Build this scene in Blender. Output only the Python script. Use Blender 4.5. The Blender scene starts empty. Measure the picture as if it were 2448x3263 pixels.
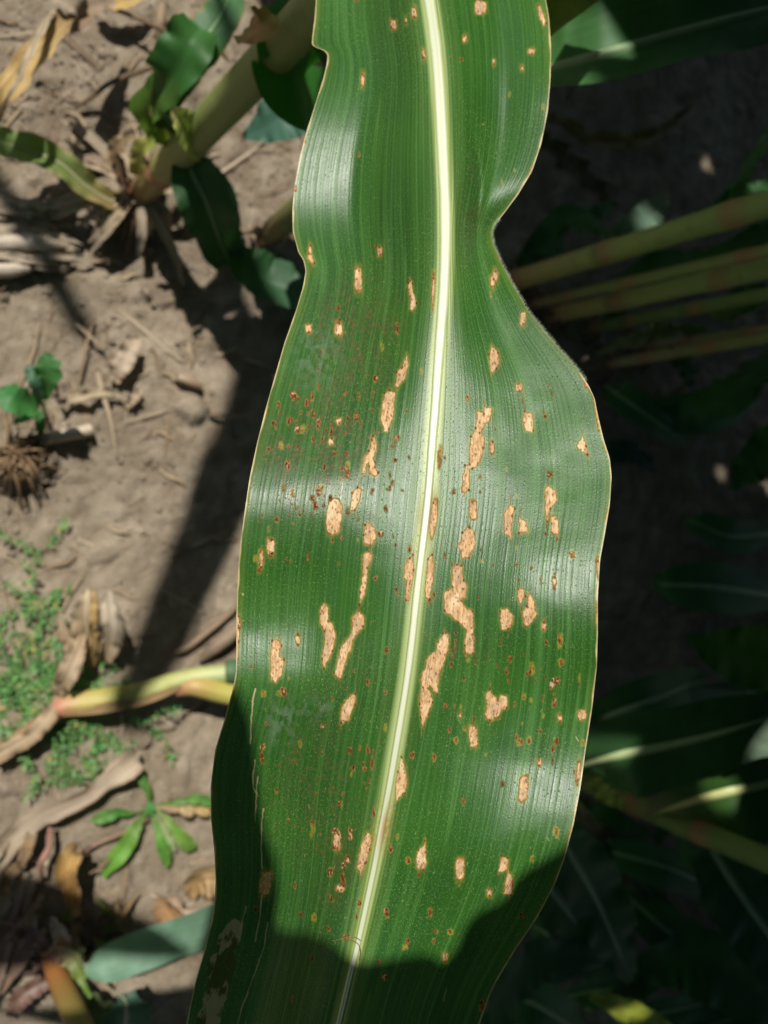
import bpy, math, random
import numpy as np
from mathutils import Vector
R = math.radians
random.seed(7); rng = np.random.default_rng(11)

# ------------------------------------------------------------------ camera
FPX, CX, CY = 2624.0, 1224.0, 1631.5          # focal length and centre in photograph pixels
H = 0.70                                      # camera height over the soil
TILT = R(28)
cam_d = bpy.data.cameras.new('camera'); cam = bpy.data.objects.new('camera', cam_d)
bpy.context.scene.collection.objects.link(cam); bpy.context.scene.camera = cam
cam_d.sensor_fit = 'HORIZONTAL'; cam_d.sensor_width = 36.0; cam_d.lens = 36.0 * FPX / 2448.0
cam_d.clip_start = 0.005; cam_d.clip_end = 200
cam.location = (0, 0, H); cam.rotation_euler = (0, -TILT, 0)
cam_d.dof.use_dof = True; cam_d.dof.focus_distance = 0.245; cam_d.dof.aperture_fstop = 15.0

# ------------------------------------------------------------------ light
SUN_EL = R(57); SAZ = np.array([-0.53, 0.85]); SAZ /= np.linalg.norm(SAZ)
S = np.array([SAZ[0]*math.cos(SUN_EL), SAZ[1]*math.cos(SUN_EL), math.sin(SUN_EL)])
world = bpy.data.worlds.new("World"); bpy.context.scene.world = world; world.use_nodes = True
wn = world.node_tree; bg = wn.nodes['Background']
sky = wn.nodes.new('ShaderNodeTexSky'); sky.sky_type = 'NISHITA'; sky.sun_disc = False
sky.sun_elevation = SUN_EL; sky.sun_rotation = math.atan2(S[0], S[1])
wn.links.new(sky.outputs[0], bg.inputs[0]); bg.inputs[1].default_value = 0.05
sun_d = bpy.data.lights.new('sun', 'SUN'); sun_d.energy = 5.0; sun_d.angle = R(0.55); sun_d.color = (1.0, 0.955, 0.89)
sun = bpy.data.objects.new('sun', sun_d); bpy.context.scene.collection.objects.link(sun)
sun.rotation_euler = Vector(S).to_track_quat('Z', 'Y').to_euler(); sun.location = (-1, 2, 3)
vs = bpy.context.scene.view_settings
vs.view_transform = 'Standard'; vs.look = 'None'; vs.exposure = 0.12; vs.gamma = 1.0; vs.use_curve_mapping = False
bpy.context.scene.cycles.max_bounces = 6

# ------------------------------------------------------------------ projection helpers (photo pixel -> place)
AR = np.array([math.cos(TILT), 0, math.sin(TILT)]); AU = np.array([0., 1., 0.]); AF = np.array([math.sin(TILT), 0, -math.cos(TILT)])
CP = np.array([0, 0, H])
def ray(px, py):
    px = np.asarray(px, float); py = np.asarray(py, float)
    return AF + ((px-CX)/FPX)[..., None]*AR - ((py-CY)/FPX)[..., None]*AU
def at(px, py, z=0.0):
    r = ray(px, py); return CP + r * ((z-H)/r[..., 2])[..., None]
def proj(p):
    q = np.asarray(p, float)-CP; d = q@AF
    return CX+FPX*(q@AR)/d, CY-FPX*(q@AU)/d, d

# ------------------------------------------------------------------ generic helpers
COL = bpy.context.scene.collection
def tag(o, label=None, cat=None, group=None, kind=None):
    if label: o['label'] = label
    if cat: o['category'] = cat
    if group: o['group'] = group
    if kind: o['kind'] = kind
    return o
def empty(name, loc, label, cat, group=None):
    o = bpy.data.objects.new(name, None); COL.objects.link(o); o.location = tuple(loc); o.empty_display_size = .02
    return tag(o, label, cat, group)
def mesh_obj(name, verts, faces, mat, parent=None, uv=None, cols=None, masks=None, smooth=True):
    """verts in world coordinates; uv, cols per vertex"""
    verts = np.asarray(verts, np.float32); faces = np.asarray(faces, np.int32)
    off = np.zeros(3) if parent is None else np.array(world_loc(parent))
    me = bpy.data.meshes.new(name); n = len(faces); k = faces.shape[1]
    me.vertices.add(len(verts)); me.vertices.foreach_set('co', (verts-off).astype(np.float32).ravel())
    me.loops.add(n*k); me.loops.foreach_set('vertex_index', faces.ravel())
    me.polygons.add(n); me.polygons.foreach_set('loop_start', np.arange(n, dtype=np.int32)*k)
    me.polygons.foreach_set('use_smooth', np.full(n, smooth))
    me.update(calc_edges=True)
    if uv is not None:
        l = me.uv_layers.new(name='UVMap'); l.data.foreach_set('uv', np.asarray(uv, np.float32)[faces.ravel()].ravel())
    if cols is not None:
        a = me.attributes.new('Col', 'FLOAT_COLOR', 'POINT')
        c = np.ones((len(verts), 4), np.float32); c[:, :3] = cols; a.data.foreach_set('color', c.ravel())
    for nm, arr in (masks or {}).items():
        a = me.attributes.new(nm, 'FLOAT_COLOR', 'POINT'); a.data.foreach_set('color', np.asarray(arr, np.float32).ravel())
    me.materials.append(mat)
    o = bpy.data.objects.new(name, me); COL.objects.link(o)
    if parent is not None: o.parent = parent
    return o
def world_loc(o):
    v = np.array(o.location)
    while o.parent is not None:
        o = o.parent; v = v+np.array(o.location)
    return v
def grid_faces(nr, nc):
    i = np.arange(nr-1)[:, None]*nc + np.arange(nc-1)[None, :]
    return np.stack([i, i+1, i+nc+1, i+nc], -1).reshape(-1, 4)
def catmull(P, n):
    P = np.asarray(P, float); P = np.vstack([2*P[0]-P[1], P, 2*P[-1]-P[-2]])
    segs = len(P)-3; t = np.linspace(0, segs-1e-9, n); i = t.astype(int); f = (t-i)[:, None]
    a, b, c, d = P[i], P[i+1], P[i+2], P[i+3]
    return .5*((2*b)+(c-a)*f+(2*a-5*b+4*c-d)*f**2+(3*b-a-3*c+d)*f**3)
def hash2(ix, iy, s):
    v = np.sin(ix*127.1+iy*311.7+s*74.7)*43758.5453
    return v-np.floor(v)
def vnoise(x, y, s=0):
    ix, iy = np.floor(x), np.floor(y); fx, fy = x-ix, y-iy
    fx = fx*fx*(3-2*fx); fy = fy*fy*(3-2*fy)
    return (hash2(ix, iy, s)*(1-fx)+hash2(ix+1, iy, s)*fx)*(1-fy)+(hash2(ix, iy+1, s)*(1-fx)+hash2(ix+1, iy+1, s)*fx)*fy
def fbm(x, y, o=4, s=0):
    r = 0; a = .5
    for k in range(o): r = r+a*(vnoise(x, y, s+k)-.5); x, y, a = x*2.03, y*2.03, a*.5
    return r
def sm(x, a, b):
    t = np.clip((x-a)/(b-a), 0, 1); return t*t*(3-2*t)

# ------------------------------------------------------------------ materials
class NT:
    def __init__(s, name):
        s.m = bpy.data.materials.new(name); s.m.use_nodes = True; s.t = s.m.node_tree; s.t.nodes.clear()
        s.out = s.n('ShaderNodeOutputMaterial')
    def n(s, ty, **kw):
        x = s.t.nodes.new(ty)
        for k, v in kw.items(): setattr(x, k, v)
        return x
    def l(s, a, b): s.t.links.new(a, b)
    def put(s, sock, v):
        if isinstance(v, (int, float)): sock.default_value = v
        elif isinstance(v, tuple): sock.default_value = (*v, 1) if len(v) == 3 and sock.type == 'RGBA' else v
        else: s.l(v, sock)
    def math(s, op, a, b=0.0, clamp=False):
        x = s.n('ShaderNodeMath', operation=op, use_clamp=clamp); s.put(x.inputs[0], a); s.put(x.inputs[1], b); return x.outputs[0]
    def mix(s, f, a, b, mode='MIX'):
        x = s.n('ShaderNodeMix', data_type='RGBA', blend_type=mode)
        s.put(x.inputs[0], f)
        for k, v in ((6, a), (7, b)): s.put(x.inputs[k], v if not isinstance(v, tuple) or len(v) == 4 else (*v, 1))
        return x.outputs[2]
    def ramp(s, f, a, b):
        x = s.n('ShaderNodeMapRange', interpolation_type='SMOOTHSTEP'); s.put(x.inputs[0], f)
        x.inputs[1].default_value = a; x.inputs[2].default_value = b; return x.outputs[0]
    def noise(s, vec, scale, detail=3, rough=.55):
        x = s.n('ShaderNodeTexNoise'); s.put(x.inputs['Vector'], vec); x.inputs['Scale'].default_value = scale
        x.inputs['Detail'].default_value = detail; x.inputs['Roughness'].default_value = rough; return x.outputs[0]
    def scale(s, vec, v):
        x = s.n('ShaderNodeMapping'); s.l(vec, x.inputs[0]); x.inputs['Scale'].default_value = v; return x.outputs[0]
    def attr(s, nm):
        x = s.n('ShaderNodeAttribute', attribute_name=nm); y = s.n('ShaderNodeSeparateColor'); s.l(x.outputs[0], y.inputs[0])
        return x, y.outputs[0], y.outputs[1], y.outputs[2], x.outputs['Alpha']
    def bump(s, h, strength, dist, prev=None):
        x = s.n('ShaderNodeBump'); s.l(h, x.inputs['Height']); x.inputs['Strength'].default_value = strength; x.inputs['Distance'].default_value = dist
        if prev is not None: s.l(prev, x.inputs['Normal'])
        return x.outputs[0]
    def surface(s, col, rough, spec=.5, nrm=None, trans=None, tf=.2):
        p = s.n('ShaderNodeBsdfPrincipled'); s.put(p.inputs['Base Color'], col); s.put(p.inputs['Roughness'], rough); s.put(p.inputs['Specular IOR Level'], spec)
        if nrm is not None: s.l(nrm, p.inputs['Normal'])
        if trans is None: s.l(p.outputs[0], s.out.inputs[0]); return p
        t = s.n('ShaderNodeBsdfTranslucent'); s.put(t.inputs[0], trans)
        m = s.n('ShaderNodeMixShader'); s.put(m.inputs[0], tf); s.l(p.outputs[0], m.inputs[1]); s.l(t.outputs[0], m.inputs[2]); s.l(m.outputs[0], s.out.inputs[0])
        return p

def mat_green():
    t = NT('maize_leaf_green'); col = t.attr('Col')[0].outputs[0]; uv = t.n('ShaderNodeTexCoord').outputs['UV']
    n1 = t.noise(t.scale(uv, (900, 6, 1)), 1.0, 2); n2 = t.noise(uv, 70, 4); fl = t.noise(uv, 900, 2)
    st = t.ramp(n1, .35, .7)
    c = t.mix(t.math('MULTIPLY', st, .3), col, t.mix(1.0, col, (1.55, 1.45, 1.3), 'MULTIPLY'))
    c = t.mix(t.ramp(n2, .35, .75), t.mix(1.0, c, (.75, .8, .75), 'MULTIPLY'), c)
    c = t.mix(t.math('MULTIPLY', t.ramp(fl, .62, .8), .35), c, t.mix(1.0, c, (1.8, 1.6, 1.4), 'MULTIPLY'))
    b = t.bump(n1, .25, .0006); b = t.bump(n2, .2, .002, b)
    t.surface(c, .52, .3, b, t.mix(1.0, c, (1.5, 2.0, .7), 'MULTIPLY'), .22)
    return t.m
def mat_dry(name, tf=.12, rough=.75, fib=.8):
    t = NT(name); col = t.attr('Col')[0].outputs[0]; uv = t.n('ShaderNodeTexCoord').outputs['UV']
    n1 = t.noise(t.scale(uv, (900, 9, 1)), 1.0, 3, .7); n2 = t.noise(uv, 90, 5, .65)
    c = t.mix(t.math('MULTIPLY', t.ramp(n1, .3, .7), fib), t.mix(1.0, col, (.45, .40, .34), 'MULTIPLY'), t.mix(1.0, col, (1.22, 1.2, 1.16), 'MULTIPLY'))
    c = t.mix(t.math('MULTIPLY', t.ramp(n2, .52, .72), .6), c, t.mix(1.0, col, (.5, .42, .34), 'MULTIPLY'))
    b = t.bump(n1, .6, .0008); b = t.bump(n2, .4, .003, b)
    t.surface(c, rough, .3, b, c, tf)
    return t.m
def mat_stalk():
    t = NT('stalk_skin'); col = t.attr('Col')[0].outputs[0]; uv = t.n('ShaderNodeTexCoord').outputs['UV']
    n1 = t.noise(t.scale(uv, (1500, 9, 1)), 1.0, 2); n2 = t.noise(uv, 60, 5, .6)
    c = t.mix(t.math('MULTIPLY', t.ramp(n1, .35, .7), .35), col, t.mix(1.0, col, (1.35, 1.3, 1.2), 'MULTIPLY'))
    c = t.mix(t.math('MULTIPLY', t.ramp(n2, .5, .75), .5), c, t.mix(1.0, col, (.6, .5, .42), 'MULTIPLY'))
    t.surface(c, .48, .4, t.bump(n1, .4, .0006)); return t.m
def mat_soil(name, crumbs=False):
    t = NT(name); g = t.n('ShaderNodeNewGeometry').outputs['Position']
    big = t.noise(g, 6, 4); mid = t.noise(g, 45, 6, .65); fine = t.noise(g, 380, 4, .7); gr = t.noise(g, 1100, 2)
    c = t.mix(t.ramp(big, .35, .68), (.375, .310, .230), (.490, .410, .305))
    c = t.mix(t.ramp(mid, .38, .68), t.mix(1.0, c, (.70, .67, .63), 'MULTIPLY'), c)
    c = t.mix(t.math('MULTIPLY', t.ramp(fine, .55, .72), .5), c, t.mix(1.0, c, (1.35, 1.3, 1.25), 'MULTIPLY'))
    c = t.mix(t.math('MULTIPLY', t.ramp(fine, .48, .3), .5), c, t.mix(1.0, c, (.55, .5, .46), 'MULTIPLY'))
    v = t.n('ShaderNodeTexVoronoi', feature='DISTANCE_TO_EDGE'); 
    w = t.n('ShaderNodeVectorMath', operation='ADD'); wn_ = t.n('ShaderNodeTexNoise'); t.l(g, wn_.inputs[0]); wn_.inputs['Scale'].default_value = 25
    ws = t.n('ShaderNodeVectorMath', operation='SCALE'); t.l(wn_.outputs[1], ws.inputs[0]); ws.inputs['Scale'].default_value = .03
    t.l(g, w.inputs[0]); t.l(ws.outputs[0], w.inputs[1]); t.l(w.outputs[0], v.inputs['Vector']); v.inputs['Scale'].default_value = 9
    crack = t.math('MULTIPLY', t.math('SUBTRACT', 1.0, t.ramp(v.outputs[0], .0, .03)), t.ramp(big, .5, .62))
    c = t.mix(t.math('MULTIPLY', crack, .45), c, (.06, .04, .03))
    b = t.bump(mid, .45, .010); b = t.bump(fine, 1.0, .004, b); b = t.bump(gr, .4, .0008, b)
    t.surface(c, .9, .15, b); return t.m
GREEN = mat_green(); DRY = mat_dry('dry_leaf'); WOODY = mat_dry('dry_stalk', 0.0, .6, .5); STALK = mat_stalk(); SOIL = mat_soil('dry_soil')

# the spotted leaf: veins, flecks and lesions
def mat_main():
    t = NT('spotted_leaf')
    _, tan, rim, rust, yel = t.attr('mask'); _, flank, edge, pale, dmg = t.attr('mask2'); _, haze, mott, pit, _a = t.attr('mask3')
    uv = t.n('ShaderNodeTexCoord').outputs['UV']
    sv = t.n('ShaderNodeSeparateXYZ'); t.l(uv, sv.inputs[0])
    low = t.noise(uv, 2.2, 3); patch = t.noise(t.scale(uv, (7, 2.5, 1)), 1, 4)
    fine = t.noise(t.scale(uv, (95, 1.3, 1)), 1.0, 1, .4)          # hair-thin parallel veins
    lat = t.noise(t.scale(uv, (19, .35, 1)), 1.0, 1, .3)           # stronger lateral veins
    latm = t.ramp(t.math('ABSOLUTE', t.math('SUBTRACT', lat, .5)), .022, .0)
    fleck = t.noise(t.scale(uv, (210, 150, 1)), 1.0, 2, .6); fleck2 = t.noise(t.scale(uv, (110, 75, 1)), 1.0, 1)
    dots = t.n('ShaderNodeTexVoronoi'); t.l(t.scale(uv, (95, 70, 1)), dots.inputs['Vector']); dots.inputs['Scale'].default_value = 1; dots.inputs['Randomness'].default_value = .6
    c = t.mix(t.ramp(low, .3, .7), (.017, .073, .010), (.028, .103, .012))
    c = t.mix(t.math('MULTIPLY', t.ramp(patch, .45, .75), .5), c, (.016, .072, .020))
    c = t.mix(t.math('MULTIPLY', t.ramp(fine, .42, .66), .38), c, (.052, .165, .026))
    c = t.mix(t.math('MULTIPLY', latm, .34), c, (.09, .23, .055))
    fm = t.ramp(t.noise(t.scale(uv, (3.5, 2.2, 1)), 1, 4, .6), .38, .62)
    c = t.mix(t.math('MULTIPLY', t.ramp(fleck, .52, .70), t.math('ADD', .18, t.math('MULTIPLY', fm, .38))), c, (.13, .26, .05))
    c = t.mix(t.math('MULTIPLY', t.ramp(fleck2, .66, .76), t.math('MULTIPLY', fm, .5)), c, (.22, .34, .09))
    lane = t.noise(t.scale(uv, (26, 1.1, 1)), 1, 4, .65)
    c = t.mix(t.math('MULTIPLY', t.ramp(lane, .56, .72), .22), c, (.060, .135, .014)); c = t.mix(t.math('MULTIPLY', t.ramp(lane, .44, .30), .2), c, (.012, .060, .014))
    c = t.mix(mott, c, t.mix(t.ramp(fleck2, .42, .6), (.045, .070, .020), (.115, .085, .030)))
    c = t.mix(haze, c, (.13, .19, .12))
    c = t.mix(flank, c, t.mix(t.ramp(fine, .35, .6), (.17, .25, .05), (.36, .43, .17)))
    c = t.mix(yel, c, (.27, .27, .03))
    tn = t.noise(t.scale(uv, (95, 16, 1)), 1, 5, .8); tn2 = t.noise(t.scale(uv, (130, 50, 1)), 1, 3)
    tc = t.mix(t.ramp(tn, .3, .7), (.42, .24, .11), (.78, .52, .28))
    tc = t.mix(t.math('MULTIPLY', t.ramp(tn2, .48, .66), .7), tc, (.27, .17, .10))
    tl = t.noise(t.scale(uv, (14, 9, 1)), 1, 3, .7)
    tc = t.mix(t.math('MULTIPLY', t.ramp(tl, .50, .68), .55), tc, (.36, .27, .19)); tc = t.mix(t.math('MULTIPLY', t.ramp(tl, .50, .34), .5), tc, (.80, .66, .42))
    tc = t.mix(pit, tc, (.10, .05, .035))
    c = t.mix(t.math('MULTIPLY', rim, t.ramp(tl, .30, .50)), c, t.mix(t.ramp(fleck2, .4, .6), (.17, .06, .018), (.40, .19, .045)))
    c = t.mix(tan, c, tc)
    c = t.mix(rust, c, t.mix(t.ramp(tn2, .4, .65), (.075, .014, .006), (.20, .06, .02)))
    dn = t.noise(t.scale(uv, (10, 6, 1)), 1, 4, .6)
    c = t.mix(dmg, c, t.mix(t.ramp(dn, .47, .53), (.060, .070, .022), (.26, .24, .14)))
    c = t.mix(pale, c, (.42, .37, .20))
    c = t.mix(edge, c, (.62, .50, .27))
    b = t.bump(fine, .45, .00028); b = t.bump(fleck, .35, .00012, b)
    b = t.bump(t.ramp(dots.outputs['Distance'], .0, .3), .45, .00008, b)
    b = t.bump(t.math('MULTIPLY', tan, t.math('ADD', tn, 1.0)), .5, -.0003, b)
    dull = t.math('MAXIMUM', t.math('MAXIMUM', tan, rust), t.math('MAXIMUM', dmg, rim))
    ro = t.math('ADD', t.math('ADD', t.math('ADD', .23, t.math('MULTIPLY', fine, .20)), t.math('MULTIPLY', patch, .08)), t.math('MULTIPLY', dull, .35))
    sp = t.math('SUBTRACT', .33, t.math('MULTIPLY', dull, .27))
    t.surface(c, ro, sp, b, t.mix(1.0, c, (1.6, 1.9, .6), 'MULTIPLY'), .14)
    return t.m
def mat_midrib():
    t = NT('midrib'); col = t.attr('Col')[0].outputs[0]; uv = t.n('ShaderNodeTexCoord').outputs['UV']
    n = t.noise(t.scale(uv, (130, 1.2, 1)), 1, 2); n2 = t.noise(uv, 60, 3)
    c = t.mix(t.math('MULTIPLY', t.ramp(n, .3, .7), .6), col, t.mix(1.0, col, (.78, .82, .70), 'MULTIPLY'))
    c = t.mix(t.math('MULTIPLY', t.ramp(n2, .62, .8), .4), c, (.4, .4, .24))
    t.surface(c, .38, .5, t.bump(n, .3, .0002), c, .1); return t.m

# ------------------------------------------------------------------ setting: soil
def build_ground():
    def axis(lo, hi, n, far):
        c = np.linspace(lo, hi, n); k = np.array([.02, .06, .15, .4, 1, 3, 8, 20, far])
        return np.concatenate([(lo-k)[::-1], c, hi+k])
    xs = axis(-.05, 1.25, 520, 60); ys = axis(-.75, .75, 600, 60)
    X, Y = np.meshgrid(xs, ys)
    def height(X, Y):
        z = .030*fbm(X*5, Y*5, 3, 3)+.010*fbm(X*22, Y*22, 4, 9)+.009*np.abs(fbm(X*70, Y*70, 4, 21))
        c = vnoise(X*38+3*fbm(X*20, Y*20, 2, 5), Y*38, 33); z = z+.004*sm(c, .74, .9)+.0025*np.abs(fbm(X*190, Y*190, 3, 44))     # clods
        return z
    Z = height(X, Y)
    # the long crack and stones worked into the ground
    crk = [((660, 2255), (600, 2290)), ((600, 2290), (560, 2335)), ((560, 2335), (510, 2350)), ((510, 2350), (485, 2390)), ((485, 2390), (440, 2400)), ((485, 2390), (488, 2425)), ((510, 2350), (440, 2310))]
    for a, b in crk:
        A, B = at(*a)[:2], at(*b)[:2]; d = B-A; L = d@d
        t = np.clip(((X-A[0])*d[0]+(Y-A[1])*d[1])/L, 0, 1); r = np.hypot(X-A[0]-t*d[0]+.004*fbm(X*90, Y*90, 2), Y-A[1]-t*d[1])
        Z -= .009*np.exp(-(r/.0022)**2)
    for px, py, rx, ry, hh in ((600, 1300, .018, .013, .013), (325, 1765, .016, .008, .006), (520, 930, .02, .014, .006), (60, 1480, .03, .022, .014), (100, 640, .03, .02, .008), (640, 1080, .02, .02, .008)):
        p = at(px, py); r = np.hypot((X-p[0])/rx, (Y-p[1])/ry)+.9*fbm(X*70, Y*70, 3, 2); Z += hh*sm(r, 1.1, .55)
    global HG; HG = (xs, ys, Z)
    v = np.stack([X, Y, Z], -1).reshape(-1, 3)
    o = mesh_obj('soil_ground', v, grid_faces(len(ys), len(xs)), SOIL); tag(o, kind='structure')
build_ground()
def gz(x, y):
    xs, ys, Z = HG; i = int(np.clip(np.searchsorted(xs, x), 1, len(xs)-1)); j = int(np.clip(np.searchsorted(ys, y), 1, len(ys)-1)); return float(Z[j, i])
def atg(px, py, dz=0.0):
    p = at(px, py, 0)
    for _ in range(3): p = at(px, py, gz(p[0], p[1])+dz)
    return p

# soil crumbs
def build_crumbs():
    ico = bpy.data.meshes.new('t'); import bmesh
    bm = bmesh.new(); bmesh.ops.create_icosphere(bm, subdivisions=1, radius=1); V0 = np.array([v.co[:] for v in bm.verts]); F0 = np.array([[v.index for v in f.verts] for f in bm.faces]); bm.free(); bpy.data.meshes.remove(ico)
    V, F = [], []; n = 0
    for k in range(9000):
        px, py = rng.uniform(-60, 1000), rng.uniform(-60, 3330)
        if k % 6 == 0: px = rng.uniform(1500, 2500)
        if fbm(np.array(px/260.), np.array(py/260.), 2, 8) < -.03 and k % 3: continue
        p = at(px, py); s = .0011*math.exp(rng.normal(0, .55)); s = min(s, .006)
        v = V0*(1+rng.uniform(-.3, .3, V0.shape))*s*np.array([1, rng.uniform(.6, 1), rng.uniform(.5, .8)])
        a = rng.uniform(0, 6.3); c, q = math.cos(a), math.sin(a); v = v@np.array([[c, q, 0], [-q, c, 0], [0, 0, 1]])
        V.append(v+np.array([p[0], p[1], gz(p[0], p[1])+s*.15])); F.append(F0+n); n += len(V0)
    o = mesh_obj('soil_crumbs', np.vstack(V), np.vstack(F), SOIL, smooth=False); tag(o, 'loose crumbs and small clods of dry brown soil', 'soil crumbs', kind='stuff')
build_crumbs()

# ------------------------------------------------------------------ plant builders
def colramp(cs, t):
    cs = np.asarray(cs, float); k = np.linspace(0, 1, len(cs)); return np.stack([np.interp(t, k, cs[:, i]) for i in range(3)], -1)
G1, G2, G3 = (.030, .105, .022), (.045, .145, .030), (.050, .115, .062)
BLUEG = (.075, .15, .11)
def ribbon(name, pts, mat, parent, cols, up=(-.25, 0, 1), fold=.15, ruffle=.0, waves=4, twist=None, nr=70, nc=13, edgecol=None, edgew=.12, ragged=0., seed=0, curl=0., asym=(1, 1)):
    """pts: (x,y,z,halfwidth) rows in world space."""
    C = catmull(pts, nr); P = C[:, :3]; W = np.maximum(C[:, 3], .0002)
    T = np.gradient(P, axis=0); T /= np.linalg.norm(T, axis=1)[:, None]
    up = np.asarray(up, float); side = np.cross(T, up); side /= np.linalg.norm(side, axis=1)[:, None]+1e-9
    nrm = np.cross(side, T)
    tt = np.linspace(0, 1, nr)
    if twist is not None:
        a = np.interp(tt, np.linspace(0, 1, len(twist)), twist); ca, sa = np.cos(a)[:, None], np.sin(a)[:, None]
        side, nrm = side*ca+nrm*sa, nrm*ca-side*sa
    u = np.linspace(-1, 1, nc); L = np.concatenate([[0], np.cumsum(np.linalg.norm(np.diff(P, axis=0), axis=1))])
    rs = np.random.default_rng(seed+5); ph = rs.uniform(0, 6.28, 4)
    U, TT = np.meshgrid(u, tt)
    h = fold*np.abs(U)*W[:, None]
    sgn = np.where(U < 0, np.sin(TT*waves*6.28+ph[0])+.5*np.sin(TT*waves*13.7+ph[2]), np.sin(TT*waves*5.7+ph[1])+.5*np.sin(TT*waves*12.1+ph[3]))
    h = h+ruffle*sgn*np.abs(U)**2*np.minimum(1, W[:, None]/(W.max()*.6))
    U2 = np.where(U < 0, U*asym[0], U*asym[1]); wid = U2*(1+ragged*fbm(TT*28+seed, np.sign(U)*3.3+seed, 3, seed))
    if curl:
        ang = wid*curl; wid2 = np.sin(ang)/curl; h = h+(1-np.cos(ang))/curl*W[:, None]; wid = wid2
    V = P[:, None, :]+side[:, None, :]*(wid*W[:, None])[..., None]+nrm[:, None, :]*h[..., None]
    uv = np.stack([U*W[:, None]+seed*.37, np.repeat(L[:, None], nc, 1)], -1)
    c = colramp(cols, tt)[:, None, :].repeat(nc, 1)
    if edgecol is not None:
        e = sm(np.abs(U)+.35*fbm(TT*20+seed, U*3, 2, seed), 1-edgew*2, 1-edgew*.3)[..., None]; c = c*(1-e)+np.array(edgecol)*e
    o = mesh_obj(name, V.reshape(-1, 3), grid_faces(nr, nc), mat, parent, uv.reshape(-1, 2), c.reshape(-1, 3))
    return o, (P, side, nrm, W, L, tt)
def midrib_strip(blade, fr, cols, frac=.11, minw=.0012, lift=.0008, a=0.0, b=1.0):
    P, side, nrm, W, L, tt = fr; nr = len(P); w = np.maximum(W*frac, minw)*np.interp(tt, [0, .8, 1], [1.2, .7, .15]); w = np.minimum(w, W*.9)
    u = np.linspace(-1, 1, 7)
    V = P[:, None, :]+side[:, None, :]*(u[None, :]*w[:, None])[..., None]+nrm[:, None, :]*((1-u**2)[None, :]*w[:, None]*.45+lift*u[None, :]**0)[..., None]
    uv = np.stack([np.repeat(u[None]*.002, nr, 0), np.repeat(L[:, None], 7, 1)], -1)
    return mesh_obj('midrib', V.reshape(-1, 3), grid_faces(nr, 7), STALK, blade, uv.reshape(-1, 2), colramp(cols, tt)[:, None, :].repeat(7, 1).reshape(-1, 3))
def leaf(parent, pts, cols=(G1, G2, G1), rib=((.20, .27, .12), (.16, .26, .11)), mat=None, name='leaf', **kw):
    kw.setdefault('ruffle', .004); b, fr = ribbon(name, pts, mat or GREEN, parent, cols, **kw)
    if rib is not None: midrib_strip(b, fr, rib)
    return b
def PZ(lst):                       # rows (px, py, z, halfwidth) -> world rows
    return [(*at(a, b, z), w) for a, b, z, w in lst]
def tube(name, pts, mat, parent, cols, nodes=(), nr=60, ns=18, cap=True, flat=1.0, bumpy=0., seed=0, hollow=False):
    """pts: (x,y,z,radius)"""
    C = catmull(pts, nr); P = C[:, :3]; r = C[:, 3].copy(); tt = np.linspace(0, 1, nr)
    for k in nodes: r *= 1+.14*np.exp(-((tt-k)/.008)**2)
    T = np.gradient(P, axis=0); T /= np.linalg.norm(T, axis=1)[:, None]
    ref = np.array([0.3, 1, 0.1]) if abs(T[0][1]) < .8 else np.array([1, .1, .1])
    A = np.cross(T, ref); A /= np.linalg.norm(A, axis=1)[:, None]; B = np.cross(T, A)
    a = np.linspace(0, 2*np.pi, ns+1); AA, TT = np.meshgrid(a, tt)
    rr = r[:, None]*(1+bumpy*fbm(np.cos(AA)*2+TT*12+seed, np.sin(AA)*2+seed, 3, seed))
    V = P[:, None]+A[:, None]*(np.cos(AA)*rr)[..., None]+B[:, None]*(np.sin(AA)*rr*flat)[..., None]
    L = np.concatenate([[0], np.cumsum(np.linalg.norm(np.diff(P, axis=0), axis=1))])
    uv = np.stack([AA*r.mean()+seed*.3, np.repeat(L[:, None], ns+1, 1)], -1)
    c = colramp(cols, tt)[:, None].repeat(ns+1, 1)
    V = V.reshape(-1, 3); F = grid_faces(nr, ns+1); uv = uv.reshape(-1, 2); c = c.reshape(-1, 3)
    if cap:
        for row, pt, s in ((0, P[0], 1), (nr-1, P[-1], -1)):
            base = len(V); ring = V[row*(ns+1):(row+1)*(ns+1)]; inn = pt+(ring-pt)*.55+T[row]*(-s)*(-.0015 if hollow else .001)
            V = np.vstack([V, inn, pt[None]+T[row]*(s*.004 if hollow else -s*.0005)]); uv = np.vstack([uv, uv[row*(ns+1):(row+1)*(ns+1)], [[0, 0]]])
            cc = c[row*(ns+1)]; c = np.vstack([c, np.tile(cc*.9, (ns+1, 1)), (cc*.6)[None]])
            q = np.arange(ns); h = np.arange(0, ns, 2)
            F = np.vstack([F, np.stack([row*(ns+1)+q, row*(ns+1)+q+1, base+q+1, base+q], -1), np.stack([base+h, base+h+1, base+h+2, np.full(len(h), base+ns+1)], -1)])
    return mesh_obj(name, V, F, mat, parent, uv, c)

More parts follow.
